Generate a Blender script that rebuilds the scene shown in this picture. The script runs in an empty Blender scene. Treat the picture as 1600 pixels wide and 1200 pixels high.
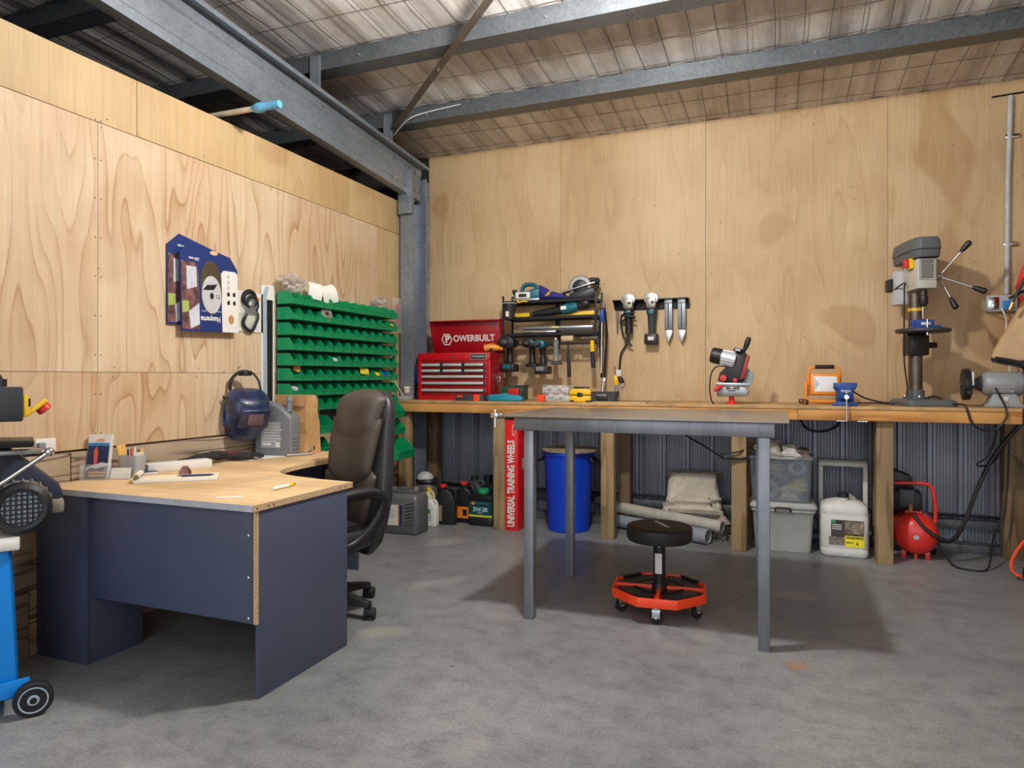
import bpy, bmesh, math, random
from mathutils import Vector, Matrix
random.seed(7)
R = math.radians; PI = math.pi
SC = bpy.context.scene
COL = SC.collection

# ------------------------------------------------------------------ camera, world, light, exposure
cam_d = bpy.data.cameras.new('camera'); cam = bpy.data.objects.new('camera', cam_d); COL.objects.link(cam)
cam_d.sensor_width = 36; cam_d.lens = 1067 / 1600 * 36; cam_d.shift_y = -10 / 1600; cam_d.clip_start = .05
cam.location = (0, 0, 1.22); cam.rotation_euler = (R(90), 0, math.atan2(.3678, .9299))
SC.camera = cam
SC.view_settings.view_transform = 'Standard'; SC.view_settings.look = 'None'
SC.view_settings.gamma = 1; SC.view_settings.use_curve_mapping = False
SC.view_settings.exposure = 0.04
W = bpy.data.worlds.new('daylight'); SC.world = W; W.use_nodes = True
bg = W.node_tree.nodes['Background']; bg.inputs[0].default_value = (.86, .93, 1.0, 1); bg.inputs[1].default_value = 2.0

def lamp(name, loc, power, size, color=(1, .965, .92)):
    l = bpy.data.lights.new(name, 'POINT'); l.shadow_soft_size = size; l.energy = power; l.color = color
    o = bpy.data.objects.new(name, l); COL.objects.link(o); o.location = loc
    return o
lamp('lamp_and_fill_light', (-.88, 2.8, 3.12), 225, .075)
lamp('lamp_and_fill_light', (-.6, -1.2, 3.3), 50, .13)  # added unseen fill light behind the camera, no known fixture there

# ------------------------------------------------------------------ material kit
def lin(h):
    if isinstance(h, str):
        h = h.lstrip('#'); c = [int(h[i:i + 2], 16) / 255 for i in (0, 2, 4)]
    else: c = h
    return tuple(x / 12.92 if x <= .04045 else ((x + .055) / 1.055) ** 2.4 for x in c) + (1,)
MC = {}
class NT:
    def __init__(s, name):
        s.m = bpy.data.materials.new(name); s.m.use_nodes = True; s.t = s.m.node_tree; s.p = s.t.nodes['Principled BSDF']
    def n(s, typ, **kw):
        nd = s.t.nodes.new(typ)
        for k, v in kw.items():
            if k.startswith('i_'): nd.inputs[int(k[2:]) if k[2:].isdigit() else k[2:]].default_value = v
            else: setattr(nd, k, v)
        return nd
    def l(s, a, ao, b, bi): s.t.links.new(a.outputs[ao], b.inputs[bi])
    def ramp(s, stops, src, so=0):
        r = s.n('ShaderNodeValToRGB'); e = r.color_ramp.elements
        while len(e) > 1: e.remove(e[-1])
        e[0].position = stops[0][0]; e[0].color = stops[0][1]
        for p, c in stops[1:]:
            x = e.new(p); x.color = c
        s.l(src, so, r, 0); return r
    def mix(s, fac, a, b, mode='MIX'):
        m = s.n('ShaderNodeMix', data_type='RGBA', blend_type=mode)
        for src, i in ((fac, 0), (a, 6), (b, 7)):
            if isinstance(src, (int, float)): m.inputs[i].default_value = src
            elif isinstance(src, tuple): m.inputs[i].default_value = src
            else: s.t.links.new(src, m.inputs[i])
        return m.outputs[2]
    def bump(s, src, so, st, dist=.01):
        b = s.n('ShaderNodeBump'); b.inputs['Strength'].default_value = st; b.inputs['Distance'].default_value = dist
        s.l(src, so, b, 'Height'); s.l(b, 0, s.p, 'Normal')

def M(name, col='#808080', rough=.5, metal=0, var=.18, vs=9, bump=0, trans=0, alpha=1, emit=0, coat=0, dirt=None):
    """plain procedural material: base colour broken up by two octaves of noise"""
    if name in MC: return MC[name]
    k = NT(name); p = k.p; c = lin(col)
    tc = k.n('ShaderNodeTexCoord'); nz = k.n('ShaderNodeTexNoise', i_2=vs, i_3=5.0, i_4=.6); k.l(tc, 'Object', nz, 0)
    lo = tuple(x * (1 - var) for x in c[:3]) + (1,); hi = tuple(min(1, x * (1 + var)) for x in c[:3]) + (1,)
    rp = k.ramp([(.3, lo), (.7, hi)], nz)
    out = rp.outputs[0]
    if dirt:
        n2 = k.n('ShaderNodeTexNoise', i_2=vs * .45, i_3=7.0, i_4=.65); k.l(tc, 'Object', n2, 0)
        r2 = k.ramp([(.5, (0, 0, 0, 1)), (.72, (1, 1, 1, 1))], n2)
        out = k.mix(r2.outputs[0], out, lin(dirt))
    k.t.links.new(out, p.inputs['Base Color'])
    p.inputs['Roughness'].default_value = rough; p.inputs['Metallic'].default_value = metal
    p.inputs['Transmission Weight'].default_value = trans; p.inputs['Alpha'].default_value = alpha
    p.inputs['Coat Weight'].default_value = coat
    if emit: k.t.links.new(out, p.inputs['Emission Color']); p.inputs['Emission Strength'].default_value = emit
    if bump: k.bump(nz, 0, bump, .004)
    MC[name] = k.m; return k.m

def plywood(name, base, pale, dark, rings, line, blot):
    k = NT(name); p = k.p
    g = k.n('ShaderNodeNewGeometry'); oi = k.n('ShaderNodeObjectInfo')
    mu = k.n('ShaderNodeMath', operation='MULTIPLY', i_1=37.0); k.l(oi, 'Random', mu, 0)
    ad = k.n('ShaderNodeVectorMath', operation='ADD'); k.l(g, 'Position', ad, 0); k.l(mu, 0, ad, 1)
    sc = k.n('ShaderNodeVectorMath', operation='MULTIPLY'); sc.inputs[1].default_value = (2.9, 2.9, .5); k.l(ad, 0, sc, 0)
    n1 = k.n('ShaderNodeTexNoise', i_2=1.0, i_3=2.2, i_4=.42); k.l(sc, 0, n1, 0)
    m2 = k.n('ShaderNodeMath', operation='MULTIPLY', i_1=rings); k.l(n1, 0, m2, 0)
    fr = k.n('ShaderNodeMath', operation='FRACT'); k.l(m2, 0, fr, 0)
    rp = k.ramp([(0, (0, 0, 0, 1)), (.45, (.05,) * 3 + (1,)), (.86, (.45,) * 3 + (1,)), (.94, (1,) * 3 + (1,)), (1, (0, 0, 0, 1))], fr)
    # line strength wanders over the sheet
    n3 = k.n('ShaderNodeTexNoise', i_2=1.7, i_3=2.0); k.l(ad, 0, n3, 0)
    r3 = k.ramp([(.32, (.15,) * 3 + (1,)), (.68, (1,) * 3 + (1,))], n3)
    mm = k.n('ShaderNodeMath', operation='MULTIPLY'); k.l(rp, 0, mm, 0); k.l(r3, 0, mm, 1)
    ml = k.n('ShaderNodeMath', operation='MULTIPLY', i_1=line); k.l(mm, 0, ml, 0)
    # broad blotches and fine fibre
    n4 = k.n('ShaderNodeTexNoise', i_2=1.3, i_3=6.0, i_4=.55); k.l(ad, 0, n4, 0)
    r4 = k.ramp([(.33, lin(pale)), (.66, lin(base))], n4)
    sf = k.n('ShaderNodeVectorMath', operation='MULTIPLY'); sf.inputs[1].default_value = (70, 70, 2.2); k.l(ad, 0, sf, 0)
    n5 = k.n('ShaderNodeTexNoise', i_2=1.0, i_3=3.0); k.l(sf, 0, n5, 0)
    r5 = k.ramp([(.3, (.86, .85, .84, 1)), (.7, (1.0, 1.0, 1.0, 1))], n5)
    c = k.mix(1.0, r4.outputs[0], r5.outputs[0], 'MULTIPLY')
    c = k.mix(ml.outputs[0], c, lin(dark))
    n6 = k.n('ShaderNodeTexNoise', i_2=2.3, i_3=4.0, i_4=.5, i_5=.6); k.l(ad, 0, n6, 0)
    r6 = k.ramp([(.6, (0, 0, 0, 1)), (.63, (blot,) * 3 + (1,)), (.8, (blot * .6,) * 3 + (1,))], n6)
    c = k.mix(r6.outputs[0], c, lin(dark))
    k.t.links.new(c, p.inputs['Base Color']); p.inputs['Roughness'].default_value = .55
    k.bump(n5, 0, .08, .002); return k.m

def timber(name, base, dark, axis=0, freq=1.0, weather=0):
    k = NT(name); p = k.p
    g = k.n('ShaderNodeTexCoord'); oi = k.n('ShaderNodeObjectInfo')
    mu = k.n('ShaderNodeMath', operation='MULTIPLY', i_1=23.0); k.l(oi, 'Random', mu, 0)
    ad = k.n('ShaderNodeVectorMath', operation='ADD'); k.l(g, 'Object', ad, 0); k.l(mu, 0, ad, 1)
    s = [16 * freq] * 3; s[axis] = 1.1 * freq
    sc = k.n('ShaderNodeVectorMath', operation='MULTIPLY'); sc.inputs[1].default_value = s; k.l(ad, 0, sc, 0)
    n1 = k.n('ShaderNodeTexNoise', i_2=1.0, i_3=3.0, i_4=.5, i_5=.4); k.l(sc, 0, n1, 0)
    m2 = k.n('ShaderNodeMath', operation='MULTIPLY', i_1=5.0); k.l(n1, 0, m2, 0)
    fr = k.n('ShaderNodeMath', operation='FRACT'); k.l(m2, 0, fr, 0)
    rp = k.ramp([(0, lin(base)), (.6, lin(base)), (.95, lin(dark)), (1, lin(base))], fr)
    n2 = k.n('ShaderNodeTexNoise', i_2=3.0, i_3=6.0); k.l(ad, 0, n2, 0)
    r2 = k.ramp([(.3, (.72, .7, .68, 1)), (.65, (1.05, 1.05, 1.05, 1))], n2)
    c = k.mix(1.0, rp.outputs[0], r2.outputs[0], 'MULTIPLY')
    vo = k.n('ShaderNodeTexVoronoi', i_2=2.6); k.l(ad, 0, vo, 0)
    rv = k.ramp([(0.0, (1, 1, 1, 1)), (.075, (0, 0, 0, 1))], vo)
    c = k.mix(rv.outputs[0], c, lin('#4a2c14'))
    k.t.links.new(c, p.inputs['Base Color']); p.inputs['Roughness'].default_value = .65
    k.bump(n1, 0, .15, .004); return k.m

def concrete():
    k = NT('concrete'); p = k.p; SC.cycles.max_bounces = 8; g = k.n('ShaderNodeNewGeometry')
    n1 = k.n('ShaderNodeTexNoise', i_2=1.1, i_3=9.0, i_4=.62, i_5=.5); k.l(g, 'Position', n1, 0)
    r1 = k.ramp([(.28, lin('#6b6d6e')), (.5, lin('#848686')), (.72, lin('#9fa09f'))], n1)
    sv = k.n('ShaderNodeVectorMath', operation='MULTIPLY'); sv.inputs[1].default_value = (1.0, 1.25, 1); k.l(g, 'Position', sv, 0)
    n2 = k.n('ShaderNodeTexNoise', i_2=7.0, i_3=13.0, i_4=.82); k.l(sv, 0, n2, 0)
    r2 = k.ramp([(.34, (.62, .63, .64, 1)), (.52, (1, 1, 1, 1)), (.68, (1.2, 1.19, 1.17, 1))], n2)
    c = k.mix(1.0, r1.outputs[0], r2.outputs[0], 'MULTIPLY')
    n3 = k.n('ShaderNodeTexNoise', i_2=2.3, i_3=6.0, i_4=.6, i_5=.8); k.l(g, 'Position', n3, 0)
    r3 = k.ramp([(.60, (0, 0, 0, 1)), (.68, (.5,) * 3 + (1,))], n3)
    c = k.mix(r3.outputs[0], c, lin('#b9b4a6'))
    ng = k.n('ShaderNodeTexNoise', i_2=85.0, i_3=3.0, i_4=.6); k.l(g, 'Position', ng, 0)
    rg = k.ramp([(.3, (.82, .82, .82, 1)), (.62, (1.06, 1.06, 1.06, 1))], ng)
    c = k.mix(1.0, c, rg.outputs[0], 'MULTIPLY')
    vo = k.n('ShaderNodeTexVoronoi', i_2=5.5); k.l(g, 'Position', vo, 0)
    rv = k.ramp([(.0, (.75,) * 3 + (1,)), (.06, (.5,) * 3 + (1,)), (.085, (0, 0, 0, 1))], vo)
    n4 = k.n('ShaderNodeTexNoise', i_2=.9, i_3=2.0); k.l(g, 'Position', n4, 0)
    r4 = k.ramp([(.5, (0, 0, 0, 1)), (.58, (1, 1, 1, 1))], n4)
    mm = k.n('ShaderNodeMath', operation='MULTIPLY'); k.l(rv, 0, mm, 0); k.l(r4, 0, mm, 1)
    c = k.mix(mm.outputs[0], c, lin('#4d4b47'))
    # rust spot by the table leg
    sp = k.n('ShaderNodeVectorMath', operation='DISTANCE'); sp.inputs[1].default_value = (.06, 3.13, 0); k.l(g, 'Position', sp, 0)
    ns = k.n('ShaderNodeTexNoise', i_2=18.0, i_3=4.0); k.l(g, 'Position', ns, 0)
    ms = k.n('ShaderNodeMath', operation='MULTIPLY_ADD', i_1=.12); k.l(ns, 0, ms, 0); k.l(sp, 'Value', ms, 2)
    rs = k.ramp([(.07, (.7,) * 3 + (1,)), (.12, (0, 0, 0, 1))], ms)
    c = k.mix(rs.outputs[0], c, lin('#a8754a'))
    k.t.links.new(c, p.inputs['Base Color'])
    rr = k.ramp([(.3, (.3,) * 3 + (1,)), (.7, (.52,) * 3 + (1,))], n2); k.l(rr, 0, p, 'Roughness')
    k.bump(n2, 0, .06, .004); return k.m

def insulation():
    k = NT('ceiling_insulation'); p = k.p; g = k.n('ShaderNodeNewGeometry')
    sx = k.n('ShaderNodeVectorMath', operation='MULTIPLY'); sx.inputs[1].default_value = (6.5, .5, 0); k.l(g, 'Position', sx, 0)
    n1 = k.n('ShaderNodeTexNoise', i_2=1.0, i_3=5.0, i_4=.7); k.l(sx, 0, n1, 0)
    r1 = k.ramp([(.3, lin('#a9a5a3')), (.45, lin('#d3d0ce')), (.6, lin('#e8e6e4')), (.75, lin('#f4f3f2'))], n1)
    n2 = k.n('ShaderNodeTexNoise', i_2=1.6, i_3=8.0, i_4=.65); k.l(g, 'Position', n2, 0)
    r2 = k.ramp([(.35, (.7, .66, .63, 1)), (.6, (1, 1, 1, 1))], n2)
    c = k.mix(1.0, r1.outputs[0], r2.outputs[0], 'MULTIPLY')
    sy = k.n('ShaderNodeSeparateXYZ'); k.l(g, 'Position', sy, 0)
    k.t.links.new(c, p.inputs['Base Color']); p.inputs['Roughness'].default_value = .45
    k.bump(n1, 0, .35, .02); return k.m

def galv(name, lo, hi, rough=.42, metal=.35, s=(30, 30, 30)):
    k = NT(name); p = k.p; tc = k.n('ShaderNodeTexCoord')
    sv = k.n('ShaderNodeVectorMath', operation='MULTIPLY'); sv.inputs[1].default_value = s; k.l(tc, 'Object', sv, 0)
    vo = k.n('ShaderNodeTexVoronoi', i_2=1.0); k.l(sv, 0, vo, 0)
    n2 = k.n('ShaderNodeTexNoise', i_2=2.5, i_3=6.0, i_4=.65); k.l(tc, 'Object', n2, 0)
    r1 = k.ramp([(0, lin(lo)), (1, lin(hi))], vo, 'Color'); r2 = k.ramp([(.3, (.72, .73, .75, 1)), (.7, (1.08, 1.08, 1.08, 1))], n2)
    c = k.mix(1.0, r1.outputs[0], r2.outputs[0], 'MULTIPLY')
    k.t.links.new(c, p.inputs['Base Color']); p.inputs['Roughness'].default_value = rough; p.inputs['Metallic'].default_value = metal
    return k.m

PLY_L = plywood('plywood_grainy', '#c9aa86', '#dbc6a8', '#996a3c', 17, .8, .16)
PLY_B = plywood('plywood_blotchy', '#c3a276', '#d6ba90', '#a17a48', 7, .4, .42)
PLY_T = plywood('plywood_pale', '#b99a6c', '#cdb284', '#9a7443', 6, .35, .35)
TIM_S = timber('weathered_timber', '#ab9880', '#54463a', 1, 1.5)
TIM_P = timber('post_timber', '#a68c66', '#836a47', 2)
TIM_B = timber('orange_timber', '#d99e58', '#bb7b34', 0, .7)
TIM_R = timber('dark_post_timber', '#85704f', '#645035', 2)
CONC = concrete(); INSUL = insulation()
GALV = galv('galvanised_steel', '#858f97', '#97a1a9', .36, .5, (60, 60, 60)); GALV_D = galv('dull_galvanised_steel', '#5f6468', '#70767a', .42, .5, (60, 60, 60))
SPANGLE = galv('spangled_zinc', '#7f95a5', '#b9cad6', .35, .6, (45, 45, 45))
STEEL = galv('mill_steel', '#85898e', '#93989d', .4, .5, (50, 50, 4)); PLATE = galv('steel_plate', '#968c82', '#a0968b', .3, .6, (2, 2, 2))
CLAD = M('dark_cladding', '#8f95a0', .38, .2, .12, 4)
BLK = M('black_plastic', '#1c1d20', .45); BLKM = M('black_metal', '#202124', .4, .3); RUB = M('rubber', '#17171a', .75)
DGR = M('dark_grey_plastic', '#3c3f44', .5); GRY = M('grey_plastic', '#7e8286', .45); LGR = M('light_grey_plastic', '#b9bcbd', .45)
WHT = M('white_plastic', '#e6e6e2', .4, var=.06); PAPER = M('white_paper', '#dddbd5', .8, var=.04)
CHR = M('chrome', '#d8dadc', .16, 1, .04); ALU = M('cast_aluminium', '#aeb1b2', .36, .8, .12)
RED = M('red_paint', '#c00e1c', .33, 0, .08, coat=.3); REDD = M('dark_red_paint', '#9c0c1a', .33, 0, .1, coat=.3)
REDP = M('red_plastic', '#d92a20', .4, 0, .08); ORG = M('orange_red_plastic', '#ff4a1e', .42, 0, .06)
YEL = M('yellow_plastic', '#f2c318', .42, 0, .06); TEAL = M('teal_plastic', '#0d6270', .42, 0, .12); TEALB = M('bright_teal_plastic', '#0e86a0', .42, 0, .08)
GRN = M('green_bin_plastic', '#07925a', .42, 0, .08, 20); NAVY = M('navy_laminate', '#4a5268', .42, 0, .05)
BLU = M('blue_plastic', '#0a3fc4', .35, 0, .06); BLUT = M('blue_tool_paint', '#1f4793', .42, 0, .15); SKY = M('bright_blue_paint', '#0b86e0', .35, 0, .06)
BEECH = timber('beech_laminate', '#e0c092', '#d9b584', 0, .5); CHIP = M('chipboard_edge', '#c4a580', .8, 0, .35, 160)
CLEAR = M('clear_plastic', '#e8ecef', .12, 0, .03, trans=.0, alpha=.16); FROST = M('frosted_plastic', '#b9c0c6', .35, 0, .12, 6, alpha=.62)
ORANGE = M('orange_paint', '#f0901c', .4, 0, .06)
BLUEPACK = M('blue_card', '#15306e', .45, 0, .05); HOSE = M('orange_hose', '#ee4a1c', .45, 0, .05)

# ------------------------------------------------------------------ geometry kit
AX = {'x': lambda a, b, h: (h, a, b), 'y': lambda a, b, h: (a, h, b), 'z': lambda a, b, h: (a, b, h)}
def crv(pts, n=6, closed=False):
    P = [Vector(p) for p in pts]; out = []; N = len(P)
    for i in range(N if closed else N - 1):
        a, b = P[i], P[(i + 1) % N]
        p0 = P[i - 1] if (i > 0 or closed) else a * 2 - b
        p3 = P[(i + 2) % N] if (i + 2 < N or closed) else b * 2 - a
        for k in range(n):
            t = k / n
            out.append(.5 * ((2 * a) + (b - p0) * t + (2 * p0 - 5 * a + 4 * b - p3) * t * t + (3 * a - p0 - 3 * b + p3) * t ** 3))
    if not closed: out.append(P[-1])
    return out
def circ(r, n, ph=0): return [(r * math.cos(2 * PI * i / n + ph), r * math.sin(2 * PI * i / n + ph)) for i in range(n)]
def rrect(w, h, r, n=4, cx=0, cy=0):
    o = []
    for sx, sy, a0 in ((1, 1, 0), (-1, 1, 90), (-1, -1, 180), (1, -1, 270)):
        for i in range(n + 1):
            a = R(a0 + 90 * i / n); o.append((cx + sx * (w / 2 - r) + r * math.cos(a), cy + sy * (h / 2 - r) + r * math.sin(a)))
    return o
class G:
    def __init__(s): s.v = []; s.f = []; s.X = Matrix()
    def add(s, vs, fs):
        o = len(s.v); s.v += [s.X @ Vector(v) for v in vs]; s.f += [tuple(i + o for i in f) for f in fs]; return s
    def at(s, m): s.X = m; return s
    def bx(s, x0, x1, y0, y1, z0, z1):
        return s.add([(x0, y0, z0), (x1, y0, z0), (x1, y1, z0), (x0, y1, z0), (x0, y0, z1), (x1, y0, z1), (x1, y1, z1), (x0, y1, z1)],
                     [(0, 3, 2, 1), (4, 5, 6, 7), (0, 1, 5, 4), (1, 2, 6, 5), (2, 3, 7, 6), (3, 0, 4, 7)])
    def box(s, c, d): return s.bx(c[0] - d[0] / 2, c[0] + d[0] / 2, c[1] - d[1] / 2, c[1] + d[1] / 2, c[2] - d[2] / 2, c[2] + d[2] / 2)
    def loft(s, rings, caps=True, closed=False):
        n = len(rings[0]); v = [p for r in rings for p in r]; f = []
        K = len(rings)
        for k in range(K if closed else K - 1):
            a, b = k * n, ((k + 1) % K) * n
            for i in range(n): f.append((a + i, a + (i + 1) % n, b + (i + 1) % n, b + i))
        if caps and not closed: f += [tuple(range(n))[::-1], tuple(range((K - 1) * n, K * n))]
        return s.add(v, f)
    def prism(s, poly, h0, h1, ax='z'):
        t = AX[ax]; return s.loft([[t(a, b, h0) for a, b in poly], [t(a, b, h1) for a, b in poly]])
    def tube(s, pts, r, n=8, caps=True, flat=1.0):
        P = [Vector(p) for p in pts]; K = len(P); rr = r if isinstance(r, (list, tuple)) else [r] * K
        T = [(P[min(i + 1, K - 1)] - P[max(i - 1, 0)]).normalized() for i in range(K)]
        u = T[0].orthogonal().normalized() if abs(T[0].z) > .9 else T[0].cross(Vector((0, 0, 1))).normalized()
        rings = []
        for i in range(K):
            u = (u - T[i] * u.dot(T[i])).normalized(); w = T[i].cross(u)
            rings.append([P[i] + u * a * rr[i] + w * b * rr[i] * flat for a, b in circ(1, n)])
        return s.loft(rings, caps)
    def cyl(s, a, b, r0, r1=None, n=16): return s.tube([a, b], [r0, r0 if r1 is None else r1], n)
    def lathe(s, prof, n=24, ax='z', c=(0, 0, 0)):
        t = AX[ax]; c = Vector(c)
        return s.loft([[c + Vector(t(a, b, z)) for a, b in circ(max(r, 1e-4), n)] for r, z in prof])
    def sph(s, c, r, n=16, m=9):
        if not hasattr(r, '__len__'): r = (r, r, r)
        rings = []
        for j in range(m + 1):
            a = -PI / 2 + PI * j / m; q = max(math.cos(a), .02)
            rings.append([(c[0] + r[0] * q * x, c[1] + r[1] * q * y, c[2] + r[2] * math.sin(a)) for x, y in circ(1, n)])
        return s.loft(rings)
    def torus(s, c, R0, r, ax='z', n=28, m=8):
        t = AX[ax]; rings = []; c = Vector(c)
        for i in range(n):
            a = 2 * PI * i / n
            rings.append([c + Vector(t((R0 + r * p) * math.cos(a), (R0 + r * p) * math.sin(a), r * q)) for p, q in circ(1, m)])
        return s.loft(rings, closed=True)
    def build(s, name, mat, parent=None, bevel=0, seg=2, ang=38, loc=None):
        bm = bmesh.new(); vv = [bm.verts.new(v) for v in s.v]
        for f in s.f:
            try: bm.faces.new([vv[i] for i in f])
            except ValueError: pass
        bmesh.ops.remove_doubles(bm, verts=bm.verts, dist=1e-6)
        bmesh.ops.recalc_face_normals(bm, faces=bm.faces)
        if bevel:
            ed = [e for e in bm.edges if len(e.link_faces) == 2 and e.calc_face_angle(0) > R(30)]
            bmesh.ops.bevel(bm, geom=ed, offset=bevel, segments=seg, affect='EDGES', profile=.5, clamp_overlap=True)
        for f in bm.faces: f.smooth = True
        for e in bm.edges:
            if len(e.link_faces) == 2 and e.calc_face_angle(0) > R(ang): e.smooth = False
        me = bpy.data.meshes.new(name); bm.to_mesh(me); bm.free()
        me.materials.append(mat)
        o = bpy.data.objects.new(name, me); COL.objects.link(o)
        if parent: o.parent = parent
        if loc: o.location = loc
        return o
def T(x=0, y=0, z=0, rx=0, ry=0, rz=0, s=1):
    from mathutils import Euler
    return Matrix.Translation((x, y, z)) @ Euler((R(rx), R(ry), R(rz))).to_matrix().to_4x4() @ Matrix.Scale(s, 4)
def tag(o, label, cat, group=None, kind=None):
    o['label'] = label; o['category'] = cat
    if group: o['group'] = group
    if kind: o['kind'] = kind
    return o
def thing(name, label, cat, loc=(0, 0, 0), rz=0, group=None, rot=None):
    o = bpy.data.objects.new(name, None); COL.objects.link(o); o.empty_display_size = .05
    o.location = loc; o.rotation_euler = rot if rot else (0, 0, R(rz))
    return tag(o, label, cat, group)
def struct(o): o['kind'] = 'structure'; return o
def copy_tree(o, parent=None):
    c = o.copy(); COL.objects.link(c); c.parent = parent
    for ch in o.children: copy_tree(ch, c)
    return c
def text(body, size, mat, parent, X, name='lettering', off=0, ext=.0006, align='CENTER', sx=1):
    cu = bpy.data.curves.new(name, 'FONT'); cu.body = body; cu.size = size; cu.extrude = ext; cu.offset = off
    cu.align_x = align; cu.align_y = 'CENTER'; cu.resolution_u = 3
    ob = bpy.data.objects.new(name + '_src', cu); COL.objects.link(ob)
    dg = bpy.context.evaluated_depsgraph_get(); me = bpy.data.meshes.new_from_object(ob.evaluated_get(dg))
    bpy.data.objects.remove(ob); bpy.data.curves.remove(cu)
    me.transform(X @ Matrix.Diagonal((sx, 1, 1, 1))); me.name = name
    me.materials.clear(); me.materials.append(mat)
    o = bpy.data.objects.new(name, me); COL.objects.link(o); o.parent = parent
    return o
FRONT = lambda x, y, z, ry=0: T(x, y, z, 90, 0, 0) if not ry else T(x, y, z) @ T(0, 0, 0, 0, ry, 0) @ T(0, 0, 0, 90, 0, 0)   # text that faces -Y

SC.cycles.use_denoising = True
# ================================================================== THE SETTING
# shed dimensions: camera stands at x=0 y=0; partition wall at x=-3.09; back wall at y=5.72; open front at y=-3
XL, YB, XR, YF, XF = -3.09, 5.72, 3.4, -3.0, -7.0
PITCH = .07
zc = lambda y: 3.30 + PITCH * (YB - y)
o = struct(G().bx(XF - 1, XR + 4, YF - 6, YB + .2, -.1, 0).build('floor', CONC))
# ceiling: pale foil-faced insulation sagging between wires
g = G(); nx, ny = 208, 58; vs = []; fs = []
for j in range(ny + 1):
    for i in range(nx + 1):
        x = XF + (XR - XF) * i / nx; y = YF + (YB - YF) * j / ny
        vs.append((x, y, zc(y) + .006 * math.sin(x * 2 * PI / .3) - .006 * abs(math.sin(y * PI / .46)) + random.uniform(-.002, .002)))
for j in range(ny):
    for i in range(nx):
        a = j * (nx + 1) + i; fs.append((a, a + 1, a + nx + 2, a + nx + 1))
g.add(vs, fs)
struct(g.build('ceiling', INSUL))
struct(G().add([(XF, YF, zc(YF) + .05), (XR, YF, zc(YF) + .05), (XR, YB + .1, zc(YB) + .04), (XF, YB + .1, zc(YB) + .04),
                (XF, YF, zc(YF) + .1), (XR, YF, zc(YF) + .1), (XR, YB + .1, zc(YB) + .1), (XF, YB + .1, zc(YB) + .1)],
               [(0, 1, 2, 3), (7, 6, 5, 4), (0, 4, 5, 1), (1, 5, 6, 2), (2, 6, 7, 3), (3, 7, 4, 0)]).build('roof_sheeting', GALV_D))
# wire safety mesh under the insulation
g = G()
x = -5.0
while x < XR - .1:
    ph = random.uniform(0, 6)
    g.tube([(x + .012 * math.sin(ph + y * 2.3) + random.uniform(-.006, .006), y, zc(y) - .012 - random.uniform(0, .006)) for y in [1.2 + .4 * k for k in range(11)] + [YB - .03]], .0017, 4)
    x += .165
y = 1.4
while y < YB:
    g.tube([(x, y + .012 * math.sin(x * 1.7 + y * 3), zc(y) - .014) for x in [-5 + .4 * k for k in range(22)]], .0015, 4)
    y += .3
tag(g.build('wire_mesh', M('rusty_wire', '#4a4038', .6, .4)), 'thin dark wire safety mesh stretched under the pale ceiling insulation', 'wire mesh', kind='stuff')

# --- partition wall with plywood sheets over weathered planks
wl = struct(G().bx(XL - .1, XL - .014, YF, 5.2, 0, 2.74).build('wall_left', M('wall_core', '#6a5136', .8)))
def sheet(y0, y1, z0, z1, mat):
    return G().bx(XL - .014, XL + random.uniform(-.0015, .001), y0 + .0012, y1 - .0012, z0 + .0012, z1 - .0012).build('plywood_sheet', mat, wl)
for y0, y1 in ((YF, -2.456), (-2.456, -.056), (-.056, 2.344), (2.344, 4.80), (4.80, 5.21)):
    sheet(y0, y1, .88, 1.247, PLY_L); sheet(y0, y1, 1.247, 2.46, PLY_L if y0 < 4.7 else PLY_T)
for y0, y1 in ((YF, -1.1), (-1.1, .14), (.14, 2.56), (2.56, 3.775), (3.775, 4.41), (4.41, 4.97), (4.97, 5.21)): sheet(y0, y1, 2.462, 2.75, PLY_T)
for z0, z1, cut in ((0, .285, 2.0), (.288, .575, 2.6), (.578, .872, 2.19)):
    for y0, y1 in ((YF, cut - .002), (cut + .002, 5.21)):
        G().bx(XL - .014, XL + .028 + random.uniform(-.004, .004), y0, y1, z0, z1).build('plank', TIM_S, wl, .004)
g = G()
for y in [-.02 + .6 * k for k in range(-1, 9)]:
    for z in (1.27, 1.225, 1.75, 2.44, 2.49): yy = y + random.uniform(-.06, .06); g.cyl((XL, yy, z), (XL + .0016, yy, z), .0032, None, 6)
for yj in (2.33, 2.36, 4.78, 4.82):
    for k in range(9): g.cyl((XL, yj, .95 + .19 * k), (XL + .0016, yj, .95 + .19 * k), .0032, None, 6)
o = g.build('screw_heads', M('dark_screw', '#4a3420', .6, .3), wl); o['kind'] = 'stuff'

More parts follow.
